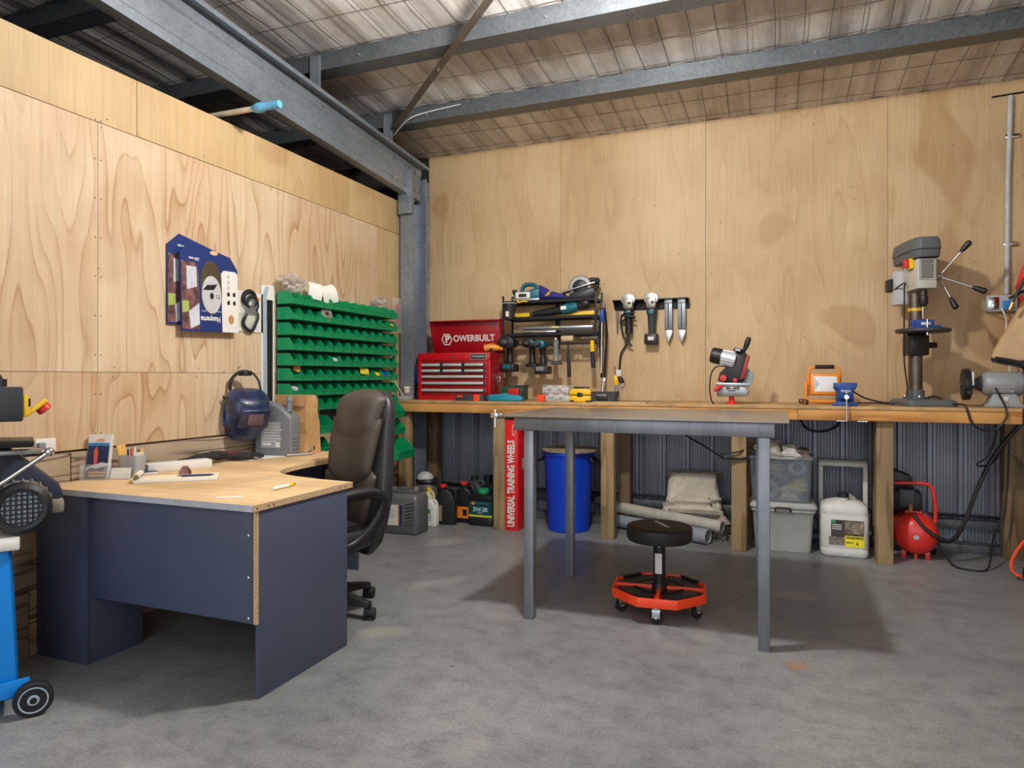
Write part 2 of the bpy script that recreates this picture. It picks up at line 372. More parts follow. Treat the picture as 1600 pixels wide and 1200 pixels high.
# --- back wall: plywood above the bench, ribbed steel cladding below
wb = struct(G().bx(XF, XR, YB + .015, YB + .1, 0, 3.355).build('wall_back', M('wall_core_dark', '#2e2b28', .8)))
for x0, x1 in ((-3.10, -1.80), (-1.80, -.575), (-.575, .725), (.725, 1.95), (1.95, XR)):
    G().bx(x0 + .0012, x1 - .0012, YB - .012 + random.uniform(-.001, .001), YB + .003, 1.0, 3.295).build('plywood_sheet', PLY_B, wb)
x = -3.4
while x < XR:
    g = G(); w = .76; pr = []
    for k in range(4):
        b = k * .19
        pr += [(b, .0), (b + .012, -.022), (b + .036, -.022), (b + .048, 0)]
        for q in range(1, 7): pr += [(b + .048 + q * .02 - .004, 0), (b + .048 + q * .02, -.0025), (b + .048 + q * .02 + .004, 0)]
    pr.append((w, 0))
    rings = [[(x + a, YB - .004 + d, z), (x + a, YB + .006 + d, z)] for a, d in pr for z in (0,)]
    v = []; f = []
    for a, d in pr: v += [(x + a, YB + .002 + d, .0), (x + a, YB + .002 + d, 1.0)]
    for i in range(len(pr) - 1): f.append((2 * i, 2 * i + 2, 2 * i + 3, 2 * i + 1))
    g.add(v, f); g.build('cladding_sheet', CLAD, wb); x += w
for z0, z1, y0 in ((.15, .215, YB - .09), (.235, .25, YB - .075), (0, .06, YB - .16), (.965, .998, YB - .06)):
    G().bx(-3.1, 1.9, y0, YB - .024, z0, z1).build('girt', GALV_D if z0 < .2 else BLKM, wb, .004)
g = G()
for _ in range(46):
    X, Z = random.uniform(-3, 1.6), random.uniform(1.1, 3.2); g.cyl((X, YB - .0145, Z), (X, YB - .011, Z), .004, None, 6)
o = g.build('screw_heads', M('dark_screw'), wb); o['kind'] = 'stuff'
# far sides of the shed that only close off the light
struct(G().bx(XF - .1, XF, YF, YB, 0, 4).build('wall_far_left', CLAD)); struct(G().bx(XR, XR + .1, YF, YB, 0, 3.95).build('wall_right', PLY_B))
struct(G().bx(XF, XL - .1, YF - .1, YF, 0, 4).build('wall_front', CLAD))

# --- steel frame
def csec(w, d, t=.004, lip=.018):   # C profile in (a, b): web at a=0, flanges towards +a
    return [(0, 0), (w, 0), (w, lip), (w - t, lip), (w - t, t), (t, t), (t, d - t), (w - t, d - t), (w - t, d - lip), (w, d - lip), (w, d), (0, d)]
rf = thing('steel_rafter', 'long galvanised steel rafter above the plywood partition wall', 'beam')
sh = T(0, 5.3, 0, -math.degrees(math.atan(PITCH)))
zsec = [(-.075, 0), (0, 0), (0, .055), (-.012, .07), (-.012, .2), (0, .215), (0, .285), (.075, .285), (.075, .262), (.079, .262), (.079, .29), (-.004, .29), (-.004, .217), (-.016, .202), (-.016, .068), (-.004, .053), (-.004, .004), (-.071, .004), (-.071, .024), (-.075, .024)]
G().at(T(-2.965, 5.28, 2.775) @ T(0, 0, 0, -math.degrees(math.atan(PITCH)))).prism(zsec, -8.2, .02, 'y').build('web', GALV, rf)
for yy in (5.2, 5.05, 4.85, 3.9):
    for dz in (.06, .215): G().cyl((-2.972, yy, 2.775 + PITCH * (5.28 - yy) + dz), (-2.95, yy, 2.775 + PITCH * (5.28 - yy) + dz), .011, None, 6).build('bolt', CHR, rf)
co = thing('steel_column', 'upright galvanised steel column where plywood partition meets rafter', 'column')
G().prism([(a - 3.06, 5.36 - b) for b, a in [(y, x) for x, y in csec(.125, .24)]], 0, 2.98, 'z').build('upright', GALV, co)
G().bx(-3.06, -2.93, 5.08, 5.117, 2.62, 3.0).build('cleat_plate', GALV, co, .002)
bt = thing('wall_batten', 'spangled zinc batten upright in the corner beside back plywood', 'batten')
G().prism([(-3.225, 5.70), (-3.21, 5.70), (-3.205, 5.63), (-3.19, 5.64), (-3.165, 5.625), (-3.14, 5.64), (-3.118, 5.625), (-3.108, 5.70), (-3.09, 5.70), (-3.09, 5.695), (-3.1, 5.60), (-3.215, 5.60)][::-1], 0, 3.05, 'z').build('upright', SPANGLE, bt)
for i, (yy, nm) in enumerate(((4.75, 'steel purlin nearest the back wall with bright lower lip'), (3.83, 'steel purlin crossing the ceiling second from the back wall'), (2.82, 'steel purlin over the partition third from the back wall'), (1.98, 'steel purlin fourth from the back wall'))):
    d = .115; zb = zc(yy) - d - .012
    pu = thing('steel_purlin', nm, 'purlin', (0, 0, 0), 0, 'roof purlins')
    G().prism([(yy + a, zb + b) for a, b in csec(.14, d)], XF + .02, XR - .02, 'x').build('web', GALV_D, pu)
    for X in (-2.6, -1.3, .2, 1.2):
        G().cyl((X, yy - .001, zb + .05), (X, yy - .012, zb + .05), .007, None, 6).build('bolt', CHR, pu)
    G().bx(-2.99, -2.91, yy - .012, yy - .001, zb - .12, zb + .1).build('cleat', GALV, pu)
br = thing('brace_strap', 'flat dull steel brace strap running diagonally under the purlins', 'brace')
a, b = Vector((-2.96, 4.80, 3.2)), Vector((-.85, 2.84, 3.335)); u = (b - a).normalized(); w = u.cross(Vector((0, 0, 1))).normalized() * .024
G().loft([[p - w, p + w, p + w + Vector((0, 0, .005)), p - w + Vector((0, 0, .005))] for p in (a, b)]).build('strap', M('weathered_strap', '#6a625a', .5, .5), br)
G().cyl(a + u * 1.16 - Vector((0, 0, .01)), a + u * 1.16, .009, None, 6).build('bolt', CHR, br)
tag(G().tube(crv([(-2.95, 4.83, 3.2), (-2.75, 4.72, 3.26), (-2.6, 4.735, 3.3), (-2.3, 4.735, 3.32)], 6), .006).build('electrical_cable', LGR), 'pale electrical cable clipped along the purlin nearest back wall', 'cable')
po = thing('extension_pole', 'wooden pole with light blue handle lying over the partition top', 'pole')
pd = Vector((-2.72, 3.2, 2.812)) - Vector((-3.9, 3.1, 2.77)); p0 = Vector((-3.9, 3.1, 2.77)); q = lambda t: p0 + pd * t
G().cyl(q(0), q(.86), .0165, None, 14).build('shaft', M('pale_wood_pole', '#cfc0a6', .6), po)
SB = M('light_blue_plastic', '#69b4dc', .4)
G().tube([q(.845), q(.85), q(.875), q(.9), q(.92), q(.99), q(1), q(1.004)], [.017, .022, .029, .03, .022, .024, .024, .02], 16).build('handle', SB, po)
# conduit, outlet box
cd = thing('conduit', 'grey electrical conduit pipe running up the back wall', 'conduit')
G().tube([(1.455, 5.69, 1.80), (1.462, 5.69, 2.6), (1.478, 5.69, 3.18)], .0165, 14).build('pipe', LGR, cd)
for X, z in ((1.475, 2.9), (1.463, 2.15)):
    c = G().bx(X - .03, X + .055, 5.682, 5.7065, z - .014, z + .014); c.build('clip', CHR, cd, .004)
G().cyl((1.37, 5.7, 3.19), (1.62, 5.7, 3.2), .006, None, 8).build('hook_rod', BLKM, cd)
ob = thing('power_outlet', 'grey power outlet box below the conduit pipe', 'power outlet', (1.42, 5.7075, 1.735))
G().bx(-.09, .09, -.045, 0, -.055, .06).build('box', LGR, ob, .008); G().bx(-.085, -.02, -.058, -.046, -.04, .045).build('switch_plate', CHR, ob, .004)
G().bx(.0, .07, -.06, -.046, -.045, .02).build('blue_plug', M('blue_plug', '#2f7fc4', .4), ob, .01)
tag(G().tube(crv([(1.415, 5.64, 1.70), (1.435, 5.62, 1.6), (1.42, 5.62, 1.45), (1.445, 5.6, 1.32), (1.43, 5.55, 1.2), (1.4, 5.52, 1.06)], 6), .0045).build('power_lead', WHT), 'thin white power cord hanging from the outlet box', 'cord')
wo = thing('wall_plate', 'small white wall outlet plate above the plank behind the desk corner', 'power outlet', (XL + .001, 2.085, .915))
G().bx(0, .012, -.045, .045, -.028, .03).build('plate', WHT, wo, .003); G().bx(.013, .035, -.045, -.015, -.015, .015).build('plug', GRY, wo, .004)

# ================================================================== WORKBENCH
wbn = thing('workbench', 'long timber workbench with orange fascia along the back wall', 'workbench')
BT = 1.03
for x0, x1 in ((-3.04, -.85), (-.85, 1.36)):
    G().bx(x0, x1 - .002, 4.995, 5.705, 1.008, BT).build('bench_top', M('worn_ply_top', '#bf9a68', .6, 0, .25, 7, dirt='#8a6d48'), wbn, .002)
for x0, x1 in ((-3.04, -1.42), (-1.42, .1), (.1, 1.36)): G().bx(x0, x1 - .002, 5.0, 5.045, .935, 1.007).build('fascia', TIM_B, wbn, .003)
for i, X in enumerate((-2.985, -2.11, -1.225, -.283, .625)):
    G().bx(X - .05, X + .05, 5.047, 5.14, 0, 1.007).build('post', TIM_P, wbn, .004)
    G().bx(X - .05 + .03, X + .05 + .03, 5.5, 5.59, 0, 1.007).build('rear_post', TIM_R, wbn, .004)
G().bx(1.385, 1.62, 5.47, 5.57, 0, 1.007).build('rear_post', TIM_R, wbn, .006)
G().bx(-3.0, 1.36, 5.46, 5.5, .93, 1.007).build('rear_rail', TIM_R, wbn, .003)
for X in (.372, .5): G().bx(X - .03, X + .03, 5.1, 5.13, .925, .933).build('vise_bolt_plate', CHR, wbn)
tag(G().bx(-1.33, -.93, 5.01, 5.13, BT, BT + .008).build('plywood_offcut', PLY_T), 'thin pale plywood offcut lying on the bench front edge', 'offcut')

# ================================================================== STEEL TABLE
st = thing('steel_table', 'tall bare steel welding table with plate top and square legs', 'table')
G().bx(-1.375, .03, 3.21, 4.24, 1.019, 1.027).build('plate_top', PLATE, st, .001)
for X0, X1, Y0, Y1 in ((-1.27, -.03, 3.235, 3.285), (-1.27, -.03, 4.03, 4.08), (-1.27, -1.22, 3.287, 4.028), (-.08, -.03, 3.287, 4.028)):
    G().bx(X0, X1, Y0, Y1, .953, 1.018).build('frame_rail', STEEL, st, .003)
for X, Y in ((-1.19, 3.26), (-.075, 3.26), (-1.215, 4.05), (-.11, 4.05)): G().bx(X - .025, X + .025, Y - .025, Y + .025, 0, .952).build('leg', STEEL, st, .003)
ec = thing('earth_clamp', 'small zinc clamp gripping the corner of steel table', 'clamp', (-1.36, 3.24, 1.028))
G().bx(-.03, .03, -.02, .03, 0, .008).build('jaw', CHR, ec, .002); G().cyl((0, -.035, -.06), (0, -.035, .03), .006, None, 8).build('screw', CHR, ec); G().bx(-.02, .02, -.05, -.015, -.012, .012).build('nut', CHR, ec, .002)

# ================================================================== ROLLING STOOL
so = thing('rolling_stool', 'black padded mechanic stool on red orange tray base with casters', 'stool', (-.598, 3.61, 0), -16)
G().lathe([(.0, .445), (.12, .447), (.16, .446), (.168, .44), (.17, .425), (.168, .385), (.16, .372), (.1, .366), (0, .366)], 40).build('seat', M('stool_vinyl', '#221f1f', .55, 0, .2), so)
text('POWERBUILT', .026, PAPER, so, T(0, .03, .4475, 0, 0, -38), off=.0006)
G().at(T(0, 0, 0, 0, 0, -38)).bx(-.11, .09, -.018, -.0, .4466, .4472).build('stripe', M('stripe_red', '#5b2320', .5), so)
G().cyl((0, 0, .33), (0, 0, .366), .022, None, 16).build('piston', CHR, so)
G().cyl((0, 0, .15), (0, 0, .335), .031, None, 20).build('column', BLK, so)
c = G(); 
for k in range(7): c.add([(math.sin(a) * .0316, -math.cos(a) * .0316, z) for a in [R(-5 + 10 * k - 15 + 10 * e) for e in (0, 1)] for z in (.2, .305)], [(0, 2, 3, 1)])
c.build('sticker', PAPER, so)
oct_ = [(.235 * a, .235 * b) for a, b in circ(1 / math.cos(PI / 8), 8, 0)]
ins = [(x * .955, y * .955) for x, y in oct_]
# tray: octagonal rim wall, floor, spokes
def wall8(po, pi_, z0, z1):
    g = G(); n = len(po)
    g.loft([[(x, y, z0) for x, y in po], [(x, y, z1) for x, y in po], [(x, y, z1) for x, y in pi_], [(x, y, z0) for x, y in pi_]], False, True); return g
wall8(oct_, ins, .085, .131).build('tray_rim', ORG, so, .002)
G().prism(ins, .086, .094).build('tray_floor', ORG, so)
g = G()
for k in range(4):
    a = R(22.5 + 90 * k); g.at(T(0, 0, 0, 0, 0, 22.5 + 90 * k)).bx(.03, .225, -.010, .010, .095, .132)
g.build('spokes', ORG, so, .002)
for k in range(4):
    a0 = 22.5 + 90 * k
    pts = []
    for r, da in ((.06, 45), (.15, 9), (.215, 10), (.225, 33), (.225, 57), (.215, 80), (.15, 81)): pts.append((r * math.cos(R(a0 + da)), r * math.sin(R(a0 + da))))
    t = G().prism(pts, .0945, .127); t.build('tray_insert', BLK, so, .004)
    G().at(T(0, 0, 0, 0, 0, a0 + 45)).bx(.208, .226, -.06, .06, .127, .141).build('insert_lip', BLK, so, .004)
    G().at(T(0, 0, 0, 0, 0, a0 + 45)).bx(.11, .118, -.06, .06, .1272, .134).build('insert_rib', BLK, so, .002)
G().cyl((0, 0, .095), (0, 0, .15), .045, .036, 20).build('hub', BLK, so)
for k, sw in enumerate((20, 75, -30, 140, 60)):
    a = R(-69 + 72 * k); X, Y = .2 * math.cos(a), .2 * math.sin(a)
    cs = G().at(T(X, Y, 0, 0, 0, sw)); cs.cyl((0, 0, .07), (0, 0, .086), .022, None, 12); cs.bx(-.02, .02, -.018, -.0145, .03, .072); cs.bx(-.02, .02, .0145, .018, .03, .072); cs.cyl((.0, -.02, .031), (.0, .02, .031), .006, None, 8)
    f = cs.build('caster_fork', CHR, so, .001)
    w = G().at(T(X, Y, .0315, 0, 0, sw)).lathe([(.022, -.0135), (.029, -.013), (.0315, -.008), (.0315, .008), (.029, .013), (.022, .0135)], 24, 'y').build('caster_wheel', RUB, f)

# ================================================================== CORNER DESK
dk = thing('corner_desk', 'beech topped corner desk with dark blue laminate panels', 'desk')
poly = [(-3.055, 2.02), (-1.84, 2.02), (-1.84, 2.655)] + [tuple(p[:2]) for p in crv([(-1.9, 2.66, 0), (-2.05, 2.675, 0), (-2.232, 2.717, 0), (-2.367, 2.785, 0), (-2.44, 2.914, 0), (-2.472, 3.057, 0), (-2.48, 3.225, 0)], 5)] + [(-2.48, 3.70), (-3.055, 3.70)]
G().prism(poly, .715, .740).build('desk_top', BEECH, dk)
# edge bands: pale grey along the near edge, raw chipboard on the end, beech on the curve
G().bx(-3.055, -1.842, 2.0185, 2.0198, .7152, .7398).build('edge_band', M('grey_edge_band', '#b9bcc6', .4), dk)
e = G().bx(-1.8398, -1.8388, 2.02, 2.655, .7152, .7398); e.build('raw_edge', CHIP, dk)
G().bx(-1.862, -1.845, 2.055, 2.62, 0, .7145).build('end_panel', NAVY, dk, .001)
G().bx(-1.8615, -1.8455, 2.043, 2.0545, .285, .7145).build('panel_edge_strip', CHIP, dk)
G().bx(-2.735, -1.868, 2.045, 2.063, .285, .7145).build('modesty_panel', NAVY, dk, .001)
G().bx(-3.05, -2.742, 2.028, 2.046, 0, .7145).build('corner_leg', NAVY, dk, .001)
G().bx(-2.757, -2.739, 2.0465, 2.30, 0, .7145).build('corner_leg', NAVY, dk, .001)
G().bx(-3.05, -2.5, 3.66, 3.678, 0, .7145).build('far_panel', NAVY, dk, .001)
G().bx(-2.775, -2.757, 2.6, 3.65, .285, .7145).build('modesty_panel', NAVY, dk, .001)
for z in (.62, .46, .305): G().sph((-1.885, 2.043, z), (.007, .004, .007), 10, 6).build('screw_cap', CHR, dk)
for yv in (2.04, 2.10, 2.13, 2.56, 2.6): G().cyl((-1.8387, yv, .726), (-1.838, yv, .726), .004, None, 8).build('dowel_hole', BLK, dk)

# ================================================================== OFFICE CHAIR
LEA = M('dusty_leather', '#4a423b', .55, 0, .16, 14, bump=.15); LEAD = M('dark_leather', '#2c2d31', .42, 0, .15, 14, bump=.1)
ch = thing('office_chair', 'dusty brown black leather executive chair with loop armrests', 'chair', (-2.225, 2.98, 0), 160)
# local frame: chair faces +Y, so rz turns it towards the desk corner
g = G()
def sec(w, d, z, yc, n=28, p=3.2, bow=0):
    r = []
    for i in range(n):
        a = 2 * PI * i / n; c_, s_ = math.cos(a), math.sin(a)
        x = w / 2 * abs(c_) ** (2 / p) * (1 if c_ > 0 else -1); y = d / 2 * abs(s_) ** (2 / p) * (1 if s_ > 0 else -1)
        r.append((x, yc + y + bow * (x / (w / 2)) ** 2, z))
    return r
bk = [(.40, .08, .30, -.165), (.50, .12, .36, -.175), (.55, .13, .46, -.19), (.56, .13, .58, -.215), (.53, .125, .70, -.235), (.495, .12, .82, -.255), (.465, .115, .94, -.275), (.44, .11, 1.03, -.29), (.40, .10, 1.09, -.30), (.33, .085, 1.13, -.305), (.2, .05, 1.15, -.305)]
g.loft([sec(w, d, z, y, bow=.035) for w, d, z, y in bk]).build('backrest', LEAD, ch, ang=60)
# front cushions (dusty brown): head pillow, lumbar pad
def pad(x_w, z0, z1, y0, y1, t, vdip, topround, mat, name):
    g = G(); nx, nz = 16, 14; V = []; F = []
    for side in (0, 1):
        for j in range(nz + 1):
            for i in range(nx + 1):
                u = i / nx * 2 - 1; v = j / nz
                zb = z0 - vdip * (1 - abs(u) ** 1.6); zt = z1 - topround * abs(u) ** 3
                z = zb + (zt - zb) * v; wv = x_w[0] + (x_w[1] - x_w[0]) * v; x = u * wv / 2
                f = max(0, (1 - abs(u) ** 4)) ** .5 * max(0, 1 - abs(2 * v - 1) ** 4) ** .5
                y = y0 + (y1 - y0) * v + .03 * u * u + (t * f if side else -.02)
                V.append((x, y, z))
    n = (nx + 1) * (nz + 1)
    for s_ in (0, 1):
        for j in range(nz):
            for i in range(nx):
                a = s_ * n + j * (nx + 1) + i; F.append((a, a + 1, a + nx + 2, a + nx + 1))
    rim = [i for i in range(nx + 1)] + [j * (nx + 1) + nx for j in range(1, nz + 1)] + [nz * (nx + 1) + i for i in range(nx - 1, -1, -1)] + [j * (nx + 1) for j in range(nz - 1, 0, -1)]
    for k in range(len(rim)): a, b = rim[k], rim[(k + 1) % len(rim)]; F.append((a, b, b + n, a + n))
    return g.add(V, F).build(name, mat, ch, ang=75)
pad((.34, .37), .945, 1.155, -.205, -.255, .07, .11, .05, LEA, 'head_pillow')
pad((.36, .43), .71, 1.0, -.155, -.215, .05, .11, .0, LEA, 'lumbar_pad')
pad((.38, .44), .45, .74, -.115, -.165, .022, .03, .04, LEA, 'lower_pad')
G().at(T(0, .08, .385)).loft([[(x, y, z) for x, y in rrect(w, d, .09, 5)] for w, d, z in ((.40, .42, -.05), (.48, .49, -.03), (.51, .52, 0), (.51, .52, .035), (.48, .49, .062), (.38, .4, .075))]).build('seat', LEAD, ch, ang=60)
for s_ in (-1, 1):
    loop = crv([(s_ * .285, .23, .60), (s_ * .29, .05, .635), (s_ * .285, -.1, .63), (s_ * .275, -.155, .57), (s_ * .265, -.1, .46), (s_ * .25, .02, .375), (s_ * .255, .14, .39), (s_ * .275, .22, .5)], 6, True)
    G().tube(loop + loop[:1], .022, 10, flat=1.3).build('armrest_frame', BLK, ch, ang=60)
    G().tube(crv([(s_ * .285, .25, .615), (s_ * .29, .12, .642), (s_ * .29, -.02, .65), (s_ * .285, -.12, .635)], 5), [.02] + [.036] * 14 + [.02], 12, flat=.55).build('armrest_pad', LEAD, ch, ang=60)
G().cyl((0, .03, .1), (0, .03, .34), .028, None, 16).build('gas_lift', BLK, ch)
G().bx(-.13, .13, -.08, .14, .30, .335).build('mechanism', BLKM, ch, .01)
for k in range(5):
    a = 72 * k - 90; m_ = T(0, .03, 0, 0, 0, a)
    l_ = G().at(m_).loft([[(r, y * wd, z) for y, z in ((-1, zb), (1, zb), (.7, zt), (-.7, zt))] for r, wd, zb, zt in ((.02, .04, .07, .135), (.15, .032, .07, .115), (.30, .024, .06, .088))]).build('base_leg', BLK, ch, .004)
    w = G().at(m_ @ T(.3, 0, .03, 0, 0, 35 + 20 * k))
    w.lathe([(.012, -.03), (.027, -.028), (.03, -.02), (.03, -.008), (.02, -.006), (.02, .006), (.03, .008), (.03, .02), (.027, .028), (.012, .03)], 18, 'y'); w.cyl((0, 0, .0), (0, 0, .045), .01, None, 8)
    w.build('caster', RUB, l_)

# ================================================================== GREEN STORAGE BINS ON THE PARTITION
ORD = ['top', 'second', 'third', 'fourth', 'fifth', 'sixth', 'seventh', 'eighth']
NTH = ['first', 'second', 'third', 'fourth', 'fifth', 'sixth', 'seventh', 'eighth', 'ninth', 'tenth', 'eleventh', 'twelfth']
pn = thing('louvre_panel', 'dark louvred steel bin panel screwed to the plywood partition', 'bin panel')
for y0, y1 in ((3.60, 4.20), (4.205, 4.87)): G().bx(XL + .001, XL + .012, y0, y1, .42, 1.775).build('panel_sheet', M('panel_grey', '#3f4347', .5, .3), pn, .002)
for k in range(13): G().bx(XL + .0125, XL + .02, 3.61, 4.86, 1.745 - .1 * k, 1.76 - .1 * k).build('louvre', M('panel_grey'), pn)
def make_bin(w, d, h, t=.0025):
    """open-fronted hopper bin; local: back at x=0, front towards +x, width along y, base z=0"""
    r = bpy.data.objects.new('storage_bin', None); COL.objects.link(r); r.empty_display_size = .03
    side = [(0, 0), (d * .95, 0), (d, h * .44), (d * .97, h * .46), (d * .72, h), (0, h)]
    for y in (0, w - t): G().prism([(a, b) for a, b in side], y, y + t, 'y').build('side_wall', GRN, r)
    G().bx(0, t, t, w - t, 0, h).build('back_wall', GRN, r)
    G().bx(t, d * .95, t, w - t, 0, t).build('bin_floor', GRN, r)
    f = G().add([(d * .95, t, 0), (d * .95, w - t, 0), (d, w - t, h * .42), (d, t, h * .42), (d * .95 - t, t, t), (d * .95 - t, w - t, t), (d - t, w - t, h * .42), (d - t, t, h * .42)],
                [(0, 1, 2, 3), (7, 6, 5, 4), (0, 4, 5, 1), (1, 5, 6, 2), (2, 6, 7, 3), (3, 7, 4, 0)])
    f.build('front_lip', GRN, r)
    G().bx(d - .001, d + .003, 0, w, h * .40, h * .46).build('rim', GRN, r)
    for y in (-.0012, w): G().bx(0, d * .72, y, y + .0012, h * .93, h).build('side_rim', GRN, r)
    return r
protoS = make_bin(.099, .135, .080); Y0, PIT = 3.585, .1083
BIN0 = {}
first = True
for r in range(8):
    for c in range(12):
        o = protoS if first else copy_tree(protoS); first = False
        o.location = (XL + .021, Y0 + PIT * c, 1.70 - .1 * r + random.uniform(-.001, .001))
        BIN0[r, c] = o
        tag(o, 'small green storage bin, %s row, %s along from the chain bar pack' % (ORD[r], NTH[c]), 'bin', 'small green bins on the louvred panel')
protoM = make_bin(.15, .22, .115)
first = True
for n, (y, z, lb) in enumerate(((3.60, .845, 'medium green bin holding hand tools, beside the paper bag'), (3.76, .845, 'medium green bin with long rod, half hidden by chair back'),
                                (4.70, .90, 'medium green bin under the bench end, upper of three'), (4.70, .765, 'medium green bin with small clear bag, middle under bench end'), (3.72, .70, 'green bin just showing above the desk far edge'))):
    o = protoM if first else copy_tree(protoM); first = False
    o.location = (XL + .021, y, z); tag(o, lb, 'bin', 'medium green bins')
protoL = make_bin(.24, .34, .15); protoL.location = (XL + .021, 4.56, .585); tag(protoL, 'large green bin jutting out below the others near column', 'bin')
# things in and on the bins
def crumple(name, label, cat, loc, size, mat, seed, rot=0, rings=7, seg=14, rough=.22):
    rn = random.Random(seed); g = G(); R_ = []
    for j in range(rings):
        v = j / (rings - 1); q = (1 - abs(2 * v - 1) ** 3) * .9 + .1; ring = []
        for i in range(seg):
            a = 2 * PI * i / seg; k = 1 + rn.uniform(-rough, rough)
            ring.append((size[0] / 2 * q * k * math.cos(a), size[1] / 2 * q * k * math.sin(a), size[2] * (v + rn.uniform(-.06, .06) * (0 < j < rings - 1))))
        R_.append(ring)
    o = g.at(T(0, 0, 0, 0, 0, rot)).loft(R_).build(name, mat, ang=20); o.location = loc
    return tag(o, label, cat)
BAGC = M('clear_bag', '#c9c2bb', .25, 0, .2, 8, alpha=.42)
crumple('plastic_bag', 'crumpled clear plastic bag on the top bin row beside chain bar pack', 'plastic bag', (-3.02, 3.69, 1.775), (.1, .22, .14), BAGC, 1, rings=9, seg=18, rough=.38)
crumple('plastic_bag', 'small clear bag of fittings at the far end of the top bins', 'plastic bag', (-3.02, 4.75, 1.775), (.1, .16, .11), BAGC, 2, rings=9, seg=18, rough=.38)
def paper(name, label, loc, w, h, rot, mat=PAPER, curl=.03, cat='paper'):
    g = G(); n = 8; V = []
    for i in range(n + 1):
        t = i / n; V += [(-w / 2, h * t, curl * math.sin(t * 2.4)), (w / 2, h * t, curl * math.sin(t * 2.4) + .004)]
    g.add(V, [(2 * i, 2 * i + 1, 2 * i + 3, 2 * i + 2) for i in range(n)])
    g.add([Vector(v) - Vector((0, 0, .0008)) for v in V], [(2 * i + 2, 2 * i + 3, 2 * i + 1, 2 * i) for i in range(n)])
    o = g.build(name, mat); o.location = loc; o.rotation_euler = [R(a) for a in rot]; return tag(o, label, cat)
paper('paper_packet', 'white paper packet standing in the third bin of the top row', (-2.975, 3.845, 1.755), .10, .12, (65, 10, 65))
paper('paper_packet', 'white folded leaflet sticking out of the top row middle bins', (-2.97, 4.03, 1.745), .12, .13, (60, -14, 70), curl=.045)
paper('card_tag', 'orange card tag in the sixth row first bin', (-2.975, 3.66, 1.262), .05, .075, (70, 20, 75), M('orange_card', '#ef8a5a', .6), .004, 'tag')
paper('card_tag', 'yellow edged label in the sixth row middle bins', (-2.955, 4.42, 1.245), .09, .05, (70, 8, 80), M('yellow_card', '#dcc83a', .6), .004, 'tag')
dg = thing('cutting_disc', 'round grey metal disc leaning in second row fourth bin', 'disc', (-2.955, 3.955, 1.665), rot=(0, R(72), R(-8)))
G().lathe([(.012, 0), (.05, 0), (.051, .001), (.051, .003), (.05, .004), (.012, .004)], 30).build('disc', ALU, dg); G().lathe([(.001, -.002), (.014, -.002), (.014, .006), (.001, .006)], 16).build('bore', BLKM, dg)
for i, (y, z, rx, ry, l) in enumerate(((3.66, .90, 12, 20, .16), (3.70, .9, -20, 25, .15), (3.86, .905, 30, 14, .26))):
    o = thing('hand_tool', ['silver socket bar standing in medium green bin by bag', 'steel spanner leaning in medium green bin by bag', 'long thin steel rod slanting out of medium green bin'][i], 'tool', (-2.93, y, z), rot=(R(rx), R(ry), 0))
    G().cyl((0, 0, -.03), (0, 0, l * .7), .006 if i < 2 else .003, None, 8).build('shaft', CHR, o)
    G().lathe([(.006, l * .62), (.012, l * .66), (.013, l * .85), (.006, l * .9)], 10).build('head', CHR, o)
for r, c, col, nm in ((1, 11, YEL, 'yellow fitting in the last bin of the second row'), (5, 9, YEL, 'yellow plugs in the sixth row tenth bin'), (5, 10, BLU, 'blue plugs in the sixth row eleventh bin'), (4, 4, LGR, 'silver fastenings heaped in the fifth row fifth bin'), (6, 0, LGR, 'white wadding in the seventh row first bin')):
    p = BIN0[r, c].location
    crumple('bin_contents', nm, 'fittings', (p.x + .075, p.y + .05, p.z + .006), (.09, .085, .062), col, r * 13 + c)
crumple('plastic_bag', 'white plastic bag hanging at the side of large green bin', 'plastic bag', (-2.93, 4.50, .44), (.14, .1, .26), M('white_bag', '#cfccc4', .5, 0, .2), 9)

